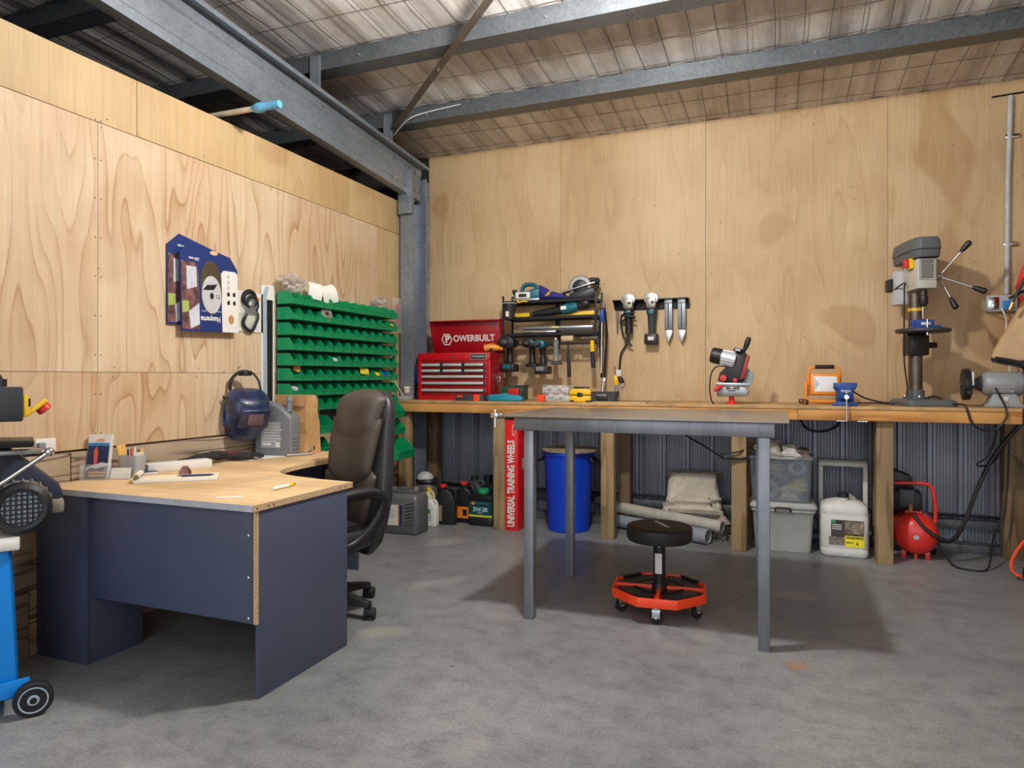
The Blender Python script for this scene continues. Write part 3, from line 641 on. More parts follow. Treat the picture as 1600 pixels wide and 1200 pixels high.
# ================================================================== PACKS HUNG ON THE PARTITION
PX = XL + .003     # wall plane; local frame of a pack: u along +Y, v along Z, thickness along +X
def wallframe(y, z, tilt=0, x=PX): return (x, y, z), (R(tilt), 0, 0)
def wpoly(pts, x0, x1, name, mat, par): return G().prism(pts, x0, x1, 'x').build(name, mat, par)
PHOTO = M('print_photo_brown', '#6b4a48', .5, 0, .9, 22); SKYW = M('print_pale', '#c4c8d2', .5, 0, .15, 8); GRASS = M('print_green', '#a5b35a', .5, 0, .2, 20)
WTX = lambda u, v, x, rot=0: T(x, u, v) @ T(0, 0, 0, 90, 0, 90) @ T(0, 0, 0, 0, 0, rot)    # text that faces +X
def sawpack(lb, y, z, tilt, x, full):
    loc, rot = wallframe(y, z, tilt, x)
    t = thing('saw_blade_pack', lb, 'saw blade pack', loc, rot=rot, group='upside down saw blade packs')
    W_, H_ = .42, .50
    out = [(0, 0), (W_, 0), (W_, H_ - .13), (W_ - .055, H_ - .06), (.08, H_), (.0, H_ - .07)]
    wpoly(out, 0, .010, 'card', BLUEPACK, t)
    wpoly([(.004, .012), (.125, .012), (.125, .355), (.1, .385), (.004, .385)], .0102, .0108, 'printed_photo', PHOTO, t)
    wpoly([(.04, .23), (.11, .25), (.11, .36), (.04, .36)], .0109, .0112, 'printed_sky', SKYW, t)
    wpoly([(.06, .015), (.124, .04), (.124, .16), (.05, .11)], .0109, .0112, 'printed_sky', SKYW, t)
    wpoly([(.006, .10), (.055, .11), (.05, .17), (.006, .165)], .0109, .0112, 'printed_grass', GRASS, t)
    wpoly([(.29, .0), (.419, .0), (.419, .345), (.4, .36), (.31, .36), (.29, .34)], .0102, .0108, 'white_panel', PAPER, t)
    if full:
        win = [(.215 + .078 * a, (.285 if b > 0 else .22) + .12 * b) for a, b in circ(1, 30)]
        wpoly(win, .0102, .0112, 'window', M('window_brown', '#4d4334', .3, 0, .2, 10), t)
        wpoly([(.205 + .03 * a + .035, .452 + .012 * b) for a, b in circ(1, 14)], .0102, .0108, 'hang_slot', M('slot_ply', '#d9b384', .6), t)
        wpoly([(.215 + .072 * a, .212 + .108 * b) for a, b in circ(1, 30)], .0113, .0122, 'saw_blade', LGR, t)
        wpoly([(.15, .235), (.18, .265), (.26, .275), (.23, .24)], .0123, .0126, 'blade_mark', BLK, t)
        wpoly([(.215 + .014 * a, .205 + .018 * b) for a, b in circ(1, 14)], .0123, .0128, 'blade_bore', BLKM, t)
        text('TS', .034, DGR, t, WTX(.262, .205, .0126, 180), ext=.0002)
        text('Husqvarna', .043, PAPER, t, WTX(.205, .072, .0106, 180), off=.0012, ext=.0003, sx=.78)
        text('EXPERIENCE THE DIFFERENCE', .0105, PAPER, t, WTX(.21, .118, .0106, 180), ext=.0002)
        text('230 mm', .022, PAPER, t, WTX(.095, .405, .0106, 180), off=.0005, ext=.0002)
        for k in range(4): wpoly([(.335 + .045 * (k % 2), .16 + .05 * (k // 2)), (.355 + .045 * (k % 2), .165 + .05 * (k // 2)), (.35 + .045 * (k % 2), .19 + .05 * (k // 2)), (.33 + .045 * (k % 2), .18 + .05 * (k // 2))], .0109, .0112, 'pictogram', BLK, t)
        for k in range(3): wpoly([(.345 + .012 * a, .262 + .033 * k + .012 * b) for a, b in circ(1, 10)], .0109, .0111, 'pictogram', LGR, t)
        wpoly([(.36 + .022 * a, .075 + .028 * b) for a, b in circ(1, 16)], .0109, .0112, 'seal', M('seal_tan', '#b98a4a', .5), t)
    else:
        text('230 mm', .02, PAPER, t, WTX(.10, .435, .0106, 180), off=.0005, ext=.0002)
    return t
sawpack('blue upside down saw blade pack partly hidden behind its twin', 2.735, 1.51, 0, PX, False)
sawpack('front blue upside down saw blade pack with round blade window', 2.80, 1.475, 2, PX + .035, True)
bp = thing('drive_belt_pack', 'white card pack with coiled black belts beside blue saw packs', 'belt pack', (PX, 3.205, 1.505))
wpoly([(0, 0), (.265, 0), (.265, .245), (0, .25)], 0, .004, 'card', PAPER, bp); wpoly([(.002, .21), (.05, .21), (.05, .236), (.002, .236)], .0042, .0047, 'orange_logo', ORANGE, bp); wpoly([(.2, .2), (.24, .2), (.24, .22), (.2, .22)], .0042, .0047, 'orange_logo', ORANGE, bp)
wpoly([(.03, .02), (.22, .02), (.22, .12), (.03, .11)], .0042, .0047, 'printed_lawn', M('print_pale_green', '#c7cdb8', .5, 0, .2, 15), bp)
for (cu, cv, a_, b_) in ((.13, .20, .05, .05), (.15, .17, .045, .045)):
    G().tube([(.02, cu + a_ * x, cv + b_ * y) for x, y in circ(1, 24)] + [(.02, cu + a_, cv)], .013, 8).build('belt_coil', RUB, bp)
G().tube([(.02, .14 + .055 * x + .012 * math.sin(3 * y), .075 + .07 * y) for x, y in circ(1, 24)] + [(.02, .195, .075)], .010, 8).build('belt_loop', RUB, bp)
G().sph((.012, .14, .13), (.022, .075, .11), 14, 8).build('blister', CLEAR, bp)
cb = thing('chain_bar_pack', 'tall white pack with black saw chain bar beside the green bins', 'chain bar pack', (PX, 3.455, 1.02))
wpoly([(0, 0), (.118, 0), (.118, .80), (0, .79)], 0, .004, 'card', PAPER, cb)
wpoly([(.055, .01), (.09, .01), (.092, .70), (.05, .70)], .0045, .016, 'saw_chain', M('chain_black', '#26262a', .5, .4, .7, 90), cb)
wpoly([(.02, .0), (.05, .0), (.049, .72), (.07, .785), (.035, .785), (.012, .72)], .0042, .0055, 'bar_outline', M('print_bluegrey', '#a4b1bb', .5, 0, .15), cb)
# red cable ties, blade and stick hung at the column
ct = thing('cable_tie_bag', 'clear bag of long red cable ties hung beside the column', 'cable ties', (-3.075, 5.06, 1.60))
for k in range(9): G().tube([(.016 + .002 * (k % 3), -.025 + .006 * k, .03), (.02, -.02 + .0055 * k, .2), (.016, -.012 + .003 * k, .245)], .0028, 5).build('cable_tie', M('tie_red', '#a3252c', .4), ct)
G().loft([[(0, -.05, z), (.035, -.04, z), (.035, .045, z), (0, .055, z)] for z in (0, .1, .25, .30)]).build('bag', CLEAR, ct, .004)
kn = thing('hacksaw', 'thin black handled blade tool hung below red cable ties', 'saw', (-3.082, 5.05, 1.25))
G().tube([(.008, 0, .0), (.008, -.01, .15), (.008, -.004, .28)], [.012, .011, .009], 8, flat=.5).build('handle', BLK, kn); G().bx(.004, .008, .012, .03, .02, .27).build('blade', CHR, kn)
G().bx(.003, .009, .012, .032, -.03, .05).build('red_grip', REDP, kn)
tag(G().cyl((-3.06, 4.93, 1.27), (-3.0, 5.1, 1.035), .006, None, 8).build('wooden_stick', M('pale_wood_pole')), 'thin wooden stick leaning at the end of the bins', 'stick')

# ================================================================== WELDING HELMET
wh = thing('welding_helmet', 'dark blue patterned welding helmet hung on the partition above the oil bottle', 'welding helmet', (XL, 3.27, 1.085), rot=(R(0), R(24), R(-24)))
wh.scale = (.84, .84, .84)
HM = M('helmet_blue', '#1b2a4c', .36, 0, .8, 22, coat=.3)
rings = []
for z, dx0, dx1, wy in ((-.235, .10, .19, .085), (-.20, .06, .245, .12), (-.10, .03, .285, .14), (.0, .02, .30, .145), (.03, .02, .285, .145), (.075, .02, .265, .142), (.10, .03, .24, .135), (.12, .06, .19, .115)):
    ring = []
    for i in range(24):
        a = 2 * PI * i / 24; c_, s_ = math.cos(a), math.sin(a); p = 2.6
        ring.append(((dx0 + dx1) / 2 + (dx1 - dx0) / 2 * abs(c_) ** (2 / p) * (1 if c_ > 0 else -1), wy * abs(s_) ** (2 / p) * (1 if s_ > 0 else -1), z))
    rings.append(ring)
G().loft(rings).build('shell', HM, wh, ang=32)
G().prism([(.245, -.10), (.312, -.075), (.312, .06), (.262, .075)], -.10, .10, 'y').build('visor_frame', HM, wh, .008)
G().bx(.3122, .316, -.055, .055, -.05, .035).build('lens', M('lens_dark', '#6b5560', .15, .1, .2), wh, .002)
GL = M('helmet_glow_blue', '#3f67b0', .4, 0, .3, 20)
for r_ in (.03, .05, .07): G().at(T(.13, -.1405, -.06)).torus((0, 0, 0), r_, .0035, 'y', 26, 6).build('printed_ring', GL, wh)
G().cyl((.09, -.144, .065), (.09, -.155, .065), .014, None, 14).build('pivot_knob', BLK, wh)
G().tube(crv([(.05, -.10, .10), (.03, -.095, .17), (.015, -.04, .225), (.015, .04, .225), (.05, .09, .18), (.10, .10, .12)], 6), .013, 8, flat=.45).build('headband', BLK, wh)
G().bx(.004, .03, -.05, .05, .20, .235).build('ratchet_pad', BLK, wh, .008); G().cyl((.012, 0, .222), (.045, 0, .222), .016, None, 12).build('ratchet_knob', DGR, wh)
G().at(T(0, 0, 0, 0, -24, 0)).cyl((-.07, 0, .235), (.03, 0, .245), .005, None, 8).build('wall_nail', CHR, wh)

# ================================================================== THINGS ON THE DESK
DZ = .7405
ob = thing('oil_bottle', 'grey plastic oil bottle with spout standing on the desk', 'oil bottle', (-2.90, 3.40, DZ), 8)
GOIL = M('grey_oil_plastic', '#777b80', .42, .1, .06)
prof = [(-.13, 0), (.115, 0), (.12, .01), (.12, .22), (.108, .245), (.05, .292), (.02, .31), (-.085, .335), (-.105, .32), (-.105, .29), (-.115, .2), (-.13, .15)]
G().prism(prof, -.055, .055, 'y').build('body', GOIL, ob, .014, 3)
G().cyl((.075, 0, .27), (.078, 0, .335), .021, .019, 16).build('neck', GOIL, ob); G().cyl((.078, 0, .336), (.079, 0, .365), .023, .021, 16).build('cap', GRY, ob)
G().bx(-.085, .05, -.0562, -.0552, .05, .21).build('label', M('print_grey_label', '#9da1a5', .5, 0, .08), ob)
for k in range(7): G().bx(-.075, .02 + .02 * (k % 3), -.0568, -.0563, .195 - .018 * k, .199 - .018 * k).build('print_line', PAPER, ob)
G().bx(.015, .045, -.0568, -.0563, .055, .085).build('print_square', PAPER, ob); G().bx(-.075, -.015, -.0568, -.0563, .065, .08).build('print_line', PAPER, ob)
for k in range(4): G().bx(.11, .1225, -.045, .045, .04 + .022 * k, .05 + .022 * k).build('grip_rib', GOIL, ob, .002)
pb = thing('paper_bag', 'brown crumpled paper bag standing behind the oil bottle', 'paper bag', (-2.875, 3.53, DZ), -4)
KR = M('kraft_paper', '#b9915f', .8, 0, .14, 10, bump=.3)
rn = random.Random(4); rings = []
for z, k in ((0, 1), (.06, 1.0), (.13, .97), (.2, .98), (.27, .95), (.335, .93), (.365, .9)):
    ring = []
    for a, b in [(-.14, -.075), (-.07, -.07), (0, -.078), (.07, -.07), (.14, -.075), (.135, 0), (.14, .075), (.05, .07), (-.05, .074), (-.14, .075), (-.13, 0)]:
        ring.append((a * k + rn.uniform(-.008, .008), b * (k - z * .9) + rn.uniform(-.008, .008), z + rn.uniform(-.006, .006) * (z > .3)))
    rings.append(ring)
G().loft(rings).build('sack', KR, pb, ang=12); G().add([(-.13, -.055, .3), (.12, -.058, .3), (.13, -.05, .372), (-.12, -.05, .372), (-.13, -.05, .3), (.12, -.053, .3), (.13, -.045, .372), (-.12, -.045, .372)], [(0, 1, 2, 3), (7, 6, 5, 4), (0, 3, 7, 4), (1, 5, 6, 2), (3, 2, 6, 7), (0, 4, 5, 1)]).build('folded_flap', KR, pb)
# gloves
GLV = M('black_glove', '#242326', .8, 0, .25, 30, bump=.3)
gl = thing('work_glove', 'black knitted work glove with red logo lying on the desk', 'glove', (-2.94, 3.10, DZ), 48, 'work gloves')
def glove(par, spread=1, z=0):
    G().tube([(-.12, 0, .022), (-.06, 0, .024), (0, 0, .026), (.05, 0, .024), (.075, 0, .02)], [.035, .036, .045, .045, .034], 14, flat=.45).build('palm', GLV, par, ang=70)
    for i, (y, L) in enumerate(((-.033, .07), (-.011, .085), (.012, .08), (.033, .06))):
        G().tube(crv([(.06, y, .02), (.06 + L * .5, y * (1 + .25 * spread), .03), (.06 + L, y * (1 + .5 * spread), .02)], 4), [.011] * 8 + [.007], 8).build('finger', GLV, par, ang=70)
    G().tube(crv([(-.01, -.035, .02), (.03, -.065, .024), (.065, -.075, .02)], 4), [.013] * 8 + [.008], 8).build('thumb', GLV, par, ang=70)
glove(gl); G().bx(-.05, .0, -.02, .02, .0425, .0445).build('red_logo', M('glove_red', '#a82a38', .6), gl)
gl2 = thing('work_glove', 'black work glove with fingers raised against the plank', 'glove', (-2.985, 2.88, DZ + .014), group='work gloves', rot=(0, R(-6), R(75))); glove(gl2, 1.6)
bx_ = thing('paper_box', 'long flat white carton lying on the desk near wall', 'carton', (-2.935, 2.69, DZ), 68)
G().bx(-.17, .15, -.04, .04, 0, .042).build('carton', PAPER, bx_, .002); G().bx(-.20, -.172, -.038, .038, .002, .040).build('end_flap', M('print_dark', '#50525a', .5, 0, .6, 60), bx_, .002)
tag(G().prism(rrect(.36, .2, .01), 0, .003).build('plan_sheets', PAPER, loc=(-2.93, 3.28, DZ)), 'white paper sheets under the oil bottle and gloves', 'paper').rotation_euler = (0, 0, R(80))
mg = thing('magazine', 'dark printed magazine lying behind the receipt pad', 'magazine', (-2.975, 2.46, DZ), 70)
G().bx(-.13, .09, -.05, .05, 0, .01).build('pages', PAPER, mg, .002); G().bx(-.13, .09, -.05, .05, .0102, .0118).build('cover', M('magazine_print', '#3b4258', .35, 0, .8, 14), mg)
rp = thing('receipt_pad', 'cream receipt pad with its cover rolled back on the desk', 'pad', (-2.64, 2.40, DZ), 43)
CREAM = M('cream_paper', '#e8dcc0', .7, 0, .05)
G().bx(-.17, .18, -.075, .075, 0, .014).build('pages', PAPER, rp, .002); G().bx(-.15, .178, -.073, .073, .0142, .0162).build('top_sheet', CREAM, rp)
G().prism([(-.155 + (.026 - .0016 * k) * math.cos(R(250 - 22 * k)), .03 + (.026 - .0016 * k) * math.sin(R(250 - 22 * k))) for k in range(13)] + [(-.155 + (.024 - .0016 * k) * math.cos(R(250 - 22 * k)), .03 + (.024 - .0016 * k) * math.sin(R(250 - 22 * k))) for k in range(12, -1, -1)], -.074, .074, 'y').build('rolled_cover', CREAM, rp)
pe = thing('ballpoint_pen', 'dark blue ballpoint pen lying across the receipt pad', 'pen', (-2.55, 2.44, DZ + .0165), 40)
G().tube([(-.07, 0, .0052), (.05, 0, .0052), (.07, 0, .0052)], [.005, .005, .0015], 10).build('barrel', M('pen_blue', '#24386e', .35), pe); G().bx(-.068, -.03, -.002, .002, .0103, .0125).build('clip', CHR, pe)
cl = thing('hair_clip', 'small brown claw clip standing on the receipt pad', 'clip', (-2.62, 2.43, DZ + .0165), 20)
BRN = M('brown_clip', '#8a5f55', .45)
for s_ in (-1, 1): G().loft([[(x * k, s_ * y, z) for x in (-.02, .02) for y in (yy, yy + .004)] for k, yy, z in ((1, .018, .0), (1.1, .012, .02), (.5, .004, .045))]).build('claw', BRN, cl)
G().sph((0, 0, .035), (.012, .01, .012), 10, 6).build('spring', BRN, cl)
br_ = thing('brochure_holder', 'clear brochure stand full of blue printed brochures on the desk', 'brochure holder', (-2.995, 2.25, DZ), 22)
for k in range(5): G().at(T(0, .018 + .005 * k, .006, -10)).bx(-.052, .052, 0, .004, 0, .205).build('brochure', PAPER, br_)
cov = T(0, .0168, .006, -10)
BN = M('brochure_navy', '#16294f', .4, 0, .3, 14)
G().at(cov).bx(-.05, .05, -.0006, 0, .0, .155).build('cover_photo', BN, br_); G().at(cov).bx(-.05, .05, -.001, -.0004, .152, .166).build('blue_band', M('brochure_blue', '#2f7fc0', .4), br_)
G().at(cov).prism([(-.015, .05), (-.002, .06), (.0, .12), (-.008, .15), (-.02, .13)], -.0014, -.0007, 'y').build('printed_figure', M('print_orange', '#d65a3c', .5), br_)
G().at(cov).prism([(-.05, .035), (-.03, .05), (.0, .045), (.05, .06), (.05, .07), (.02, .075), (-.05, .05)], -.0018, -.0015, 'y').build('printed_splash', SKYW, br_)
G().at(cov).prism([(-.015, .178), (.0, .186), (.022, .183), (.03, .178), (.0, .176)], -.0018, -.0004, 'y').build('printed_logo', ORANGE, br_)
for k in range(2): G().at(cov).bx(-.035, .04, -.0016, -.0008, .008 + .014 * k, .017 + .014 * k).build('gold_panel', M('print_gold', '#d9b070', .4), br_)
G().bx(-.058, .058, -.012, -.0095, 0, .075).build('front_panel', CLEAR, br_); G().bx(-.058, -.0555, -.009, .05, 0, .075).build('side_panel', CLEAR, br_); G().bx(.0555, .058, -.009, .05, 0, .075).build('side_panel', CLEAR, br_); G().bx(-.055, .055, -.009, .05, 0, .0025).build('base', CLEAR, br_)
ch_ = thing('card_holder', 'small clear business card holder in front of pen tub', 'card holder', (-2.90, 2.30, DZ), 22)
G().bx(-.05, .05, 0, .003, 0, .03).build('front_panel', CLEAR, ch_); G().bx(-.05, .05, .0035, .045, 0, .003).build('base', CLEAR, ch_)
for k in range(4): G().at(T(0, .012 + .004 * k, .0035, -16)).bx(-.044, .044, 0, .002, 0, .05).build('business_card', PAPER, ch_)
pt = thing('pen_tub', 'clear tub holding pens and yellow envelopes on the desk', 'pen tub', (-2.925, 2.40, DZ), 15)
G().loft([[(x, y, z) for x, y in rrect(w, w * .8, .015, 3)] for w, z in ((.085, .0), (.1, .10), (.104, .10), (.104, .106), (.098, .106), (.08, .006))]).build('tub', FROST, pt)
G().at(T(-.03, 0, .006, 0, -12)).bx(-.004, .0, -.03, .03, 0, .15).build('envelope', M('manila', '#e3b25c', .6), pt); G().at(T(.02, 0, .006, 0, 8)).bx(0, .003, -.03, .03, 0, .115).build('note_card', PAPER, pt)
for k in range(5): G().cyl((-.015 + .012 * k, -.01, .008), (-.025 + .016 * k, .0 + .004 * k, .13 + .006 * (k % 3)), .004, None, 8).build('pen', (BLK, REDP, WHT, BLK, YEL)[k], pt)
mk = thing('marker_pen', 'white marker with yellow end lying near the desk edge', 'marker', (-2.008, 2.39, DZ), 92)
G().cyl((-.075, 0, .0085), (.03, 0, .0085), .008, None, 12).build('barrel', WHT, mk); G().cyl((.0305, 0, .0085), (.058, 0, .0085), .0085, None, 12).build('grip', YEL, mk); G().tube([(.0585, 0, .0085), (.068, 0, .0085), (.078, 0, .0085)], [.006, .005, .002], 10).build('tip', BLK, mk)
tag(G().bx(-.05, .05, -.02, .02, 0, .0012).build('paper_slip', PAPER, loc=(-2.06, 2.13, DZ)), 'small white paper slip by the near desk edge', 'paper').rotation_euler = (0, 0, R(40))
hx = thing('socket_wrench', 'bent steel socket wrench lying on the desk beside chair', 'wrench', (-2.75, 3.42, DZ), 60)
G().tube(crv([(-.085, 0, .008), (0, 0, .008), (.06, 0, .008), (.075, .0, .012), (.08, 0, .03)], 5), .0065, 10).build('bar', ALU, hx); G().lathe([(.009, .03), (.013, .032), (.013, .055), (.009, .057)], 12, 'z', (.08, 0, 0)).build('socket', CHR, hx)

# ================================================================== METAL CUTTING BANDSAW AT THE PICTURE EDGE
bs = thing('metal_bandsaw', 'blue metal cutting bandsaw on wheeled stand beside the desk', 'bandsaw', (-2.724, 1.71, 0), 57)
# local: x to the right in view, y away
G().prism([(-.42, .06), (-.02, .06), (-.045, .60), (-.35, .60)], -.17, .17, 'y').build('stand', SKY, bs, .01)
G().prism([(-.5, .04), (.06, .075), (.06, .135), (-.5, .10)], -.185, -.175, 'y').build('foot_rail', SKY, bs, .004); G().prism([(-.5, .0), (-.03, .0), (-.03, .06), (-.5, .06)], .175, .185, 'y').build('foot_rail', SKY, bs, .004)
for s_ in (-1,):
    y = s_ * .205
    w = G().at(T(.07, y, .062)).lathe([(.035, -.02), (.055, -.02), (.062, -.014), (.062, .014), (.055, .02), (.035, .02)], 28, 'y').build('wheel', RUB, bs)
    G().at(T(.07, y, .062)).lathe([(.008, -.021), (.04, -.018), (.042, -.0215), (.046, -.0215), (.046, .0215), (.008, .021)], 24, 'y').build('wheel_hub', M('pale_blue_grey', '#9fb3bf', .45), w)
    G().at(T(.07, y, .062)).cyl((0, -.027, 0), (0, .027, 0), .011, None, 10).build('axle', BLKM, w)
G().bx(-.4, -.015, -.19, .19, .60, .635).build('drip_tray', M('cream_paint', '#d9d9d2', .5), bs, .006)
G().bx(-.3, -.06, -.1, .1, .636, .70).build('bed', M('cream_paint'), bs, .006)
BSB = M('bandsaw_pale_blue', '#b5ccdc', .45)
G().prism([(-.38, .70), (-.06, .70), (-.005, .80), (-.02, .96), (-.38, .98)], -.08, .06, 'y').build('saw_frame', BSB, bs, .012)
G().prism([(-.40, .972), (.115, .962), (.118, .985), (-.40, 1.0)], -.13, .10, 'y').build('vertical_table', BLKM, bs, .004)
NVB = M('navy_cover', '#2a3245', .45, 0, .12)
G().prism([(-.10, .66), (.13, .70), (.165, .76), (.15, .80), (-.01, .955), (-.06, .955)], .0, .075, 'y').build('belt_cover', NVB, bs, .012)
mt = G().at(T(.035, -.05, .735)).lathe([(.065, -.06), (.088, -.06), (.094, -.05), (.094, .05), (.088, .10), (.05, .11)], 28, 'y').build('motor', M('dusty_motor_grey', '#8d867c', .6, .2, .2), bs)
G().at(T(.035, -.05, .735)).lathe([(.0619, -.0605), (.062, -.061), (.064, -.072), (.078, -.074), (.096, -.062), (.097, -.045), (.0965, -.045)], 28, 'y').build('fan_cover', BLK, mt)
g = G().at(T(.035, -.05, .735))
for k in range(-3, 4):
    h = math.sqrt(max(.001, .062 ** 2 - (k * .017) ** 2)); g.bx(-h, h, -.0735, -.070, k * .017 - .0028, k * .017 + .0028); g.bx(k * .017 - .0028, k * .017 + .0028, -.0735, -.070, -h, h)
g.build('fan_grille', BLK, mt)
G().at(T(.035, -.05, .735)).lathe([(.0, -.0665), (.062, -.0665), (.062, -.0625), (0, -.0625)], 20, 'y').build('fan', M('fan_pale', '#a9b6c8', .5), mt)
G().bx(.115, .17, -.04, .05, .695, .745).build('terminal_box', M('dusty_motor_grey'), mt, .01)
g = G()
for k in range(9): a = R(20 + 17 * k); g.at(T(.035, -.05, .735, 0, -math.degrees(a), 0)).bx(.09, .1, -.03, .05, -.003, .003)
g.build('cooling_fins', M('dusty_motor_grey'), mt)
G().bx(-.10, .045, -.06, .03, 1.095, 1.225).build('switch_box', M('slate_plastic', '#32363c', .5), bs, .008)
G().cyl((-.02, -.015, 1.226), (-.02, -.015, 1.255), .016, None, 12).build('cable_gland', BLK, bs)
G().tube(crv([(-.02, -.015, 1.25), (-.04, -.015, 1.272), (-.12, -.015, 1.26), (-.2, 0, 1.2)], 5), .006).build('switch_cord', BLK, bs)
G().tube([(-.01, -.015, 1.095), (-.01, -.015, 1.06), (-.02, -.015, 1.0)], [.02, .012, .008], 10).build('conduit', BLK, bs); G().cyl((-.05, -.015, 1.095), (-.045, -.015, .99), .008, None, 8).build('conduit', BLK, bs)
G().bx(.0455, .06, -.05, .02, 1.11, 1.195).build('switch_plate', YEL, bs, .004); G().bx(.0605, .068, -.035, .0, 1.15, 1.18).build('start_button', BLK, bs, .002)
G().at(T(.058, -.015, 1.115, 0, 48, 0)).bx(-.012, .004, -.035, .035, 0, .085).build('stop_flap', YEL, bs, .004); G().at(T(.058, -.015, 1.115, 0, 48, 0)).lathe([(.022, 0), (.026, .003), (.026, .02), (.02, .024)], 18, 'x', (.004, 0, .055)).build('stop_button', REDP, bs)
G().cyl((-.03, -.14, .80), (.155, -.13, .935), .009, None, 12).build('feed_rod', CHR, bs); G().sph((.165, -.128, .942), .017, 12, 7).build('rod_knob', CHR, bs)
G().cyl((-.20, -.14, .70), (-.01, -.14, .82), .034, .03, 16).build('feed_cylinder', M('dirty_steel', '#6c665e', .5, .5, .25), bs)
G().cyl((-.17, -.16, .66), (-.03, -.16, .80), .012, None, 8).build('spring_arm', M('dirty_steel'), bs)
G().bx(-.15, -.075, -.18, -.165, .735, .775).at(Matrix()).build('orange_tag', ORANGE, bs, .003)
G().bx(-.07, .14, -.01, .03, .925, .945).build('blade_guide', ALU, bs, .004)
for o in bs.children:
    if not o.name.startswith(('stand', 'foot_rail', 'wheel', 'drip', 'bed', 'motor')): o.location.x -= .045
    if o.name.startswith(('stand', 'drip')): o.location.x += .045
    if o.name.startswith(('switch', 'stop', 'start', 'cable_gland')): o.location.z -= .04; o.location.x += .04
    if o.name.startswith('belt_cover'): o.location.x += .05

# ================================================================== THINGS ON THE WORKBENCH
tb = thing('tool_chest', 'red steel tool chest with open lid and silver drawer pulls', 'tool chest', (-2.59, 5.2, BT + .0005))
w2 = .34
G().bx(-w2, w2, 0, .30, 0, .40).build('body', REDD, tb, .004)
G().bx(-w2, -w2 + .035, -.006, 0, 0, .385).build('front_stile', RED, tb, .001); G().bx(w2 - .03, w2, -.006, 0, 0, .385).build('front_stile', RED, tb, .001); G().bx(-w2 + .035, w2 - .03, -.006, 0, 0, .035).build('front_rail', RED, tb, .001); G().bx(-w2, w2, -.008, .0, .335, .40).build('front_rail', RED, tb, .001)
rows = [(.275, 3), (.225, 3), (.175, 1), (.12, 1), (.06, 1)]
for z, n in rows:
    W_ = 2 * w2 - .07; a0 = -w2 + .037
    for k in range(n):
        x0 = a0 + W_ / n * k + .002; x1 = a0 + W_ / n * (k + 1) - .002
        d_ = G().bx(x0, x1, -.005, -.0002, z - .012, z + .045).build('drawer', REDD, tb, .001)
        G().bx(x0 + .001, x1 - .012, -.0075, -.0052, z + .004, z + .038).build('shadow_gap', BLK, d_)
        G().bx(x0 + .004, x1 - .022, -.022, -.0077, z + .012, z + .034).build('drawer_pull', M('satin_pull', '#c9cac6', .4, .3, .05), d_, .003)
for z, n in rows[:2]:
    for k in range(1, n): x = -w2 + .037 + (2 * w2 - .07) / n * k; G().bx(x - .022, x + .003, -.0095, -.0078, z - .012, z + .045).build('drawer_divider', BLK, tb)
G().bx(.165, .305, -.0105, -.0082, .345, .385).build('badge', BLK, tb); G().bx(.162, .308, -.0092, -.0081, .342, .388).build('badge_border', LGR, tb)
text('POWERBUILT', .021, LGR, tb, FRONT(.24, -.0112, .365), off=.0004); G().cyl((0, -.009, .365), (0, -.013, .365), .011, None, 12).build('lock', CHR, tb)
lid = T(0, .30, .402, 8)
G().at(lid).bx(-w2, w2, .0, .012, 0, .30).build('lid_panel', REDD, tb, .002)
for a, b in ((-w2, -w2 + .01), (w2 - .01, w2)): G().at(lid).prism([(-.012, .02), (-.06, .29), (.0, .30), (.0, .0)], a, b, 'x').build('lid_side', REDD, tb)
G().at(lid).bx(-w2, w2, -.06, 0, .29, .30).build('lid_lip', REDD, tb, .001); G().at(lid).bx(-w2 + .015, w2 - .015, -.003, -.0005, .185, .19).build('lid_crease', RED, tb)
L = lambda x, z: lid @ T(x, -.0025, z) @ T(0, 0, 0, 90)
text('OWERBUILT', .078, PAPER, tb, L(.06, .135), off=.0022, ext=.0004, sx=.92)
hexo = [(.055 * a, .058 * b) for a, b in circ(1, 6)]
G().at(lid @ T(-.205, -.003, .13)).loft([[(x, 0, z) for x, z in hexo], [(x * .8, 0, z * .8) for x, z in hexo], [(x * .8, .001, z * .8) for x, z in hexo], [(x, .001, z) for x, z in hexo]], False, True).build('logo_hexagon', PAPER, tb)
text('P', .085, PAPER, tb, L(-.2, .13), off=.004, ext=.0006)
for s_ in (-1, 1): G().cyl((s_ * (w2 - .02), .14, .40), (s_ * (w2 - .015), .27, .52), .004, None, 6).build('lid_stay', BLKM, tb)
G().tube(crv([(w2 + .002, .09, .21), (w2 + .02, .08, .19), (w2 + .02, .10, .14), (w2 + .02, .14, .14), (w2 + .02, .16, .19), (w2 + .002, .15, .21)], 4), .005, 8).build('side_handle', CHR, tb)
gg = thing('heat_gun', 'orange yellow hand tool lying on the tool chest corner', 'hand tool', (-2.30, 5.36, BT + .405), 20)
G().tube([(-.07, 0, .035), (0, 0, .045), (.06, 0, .035)], [.03, .035, .022], 12).build('body', M('amber_plastic', '#e2901a', .4), gg); G().tube([(-.02, 0, .02), (-.005, -.05, .018)], .016, 10).build('handle', BLK, gg); G().sph((.075, 0, .034), (.02, .022, .02), 10, 6).build('nozzle', ORANGE, gg)
cgn = thing('caulking_gun', 'blue and black hand tool leaning in the corner beside tool chest', 'hand tool', (-2.97, 5.24, BT), 0)
G().tube(crv([(-.02, .04, .0), (-.01, .05, .12), (.0, .06, .25), (-.02, .07, .36)], 5), [.028] * 6 + [.022] * 9 + [.014], 10).build('body', BLK, cgn, ang=60)
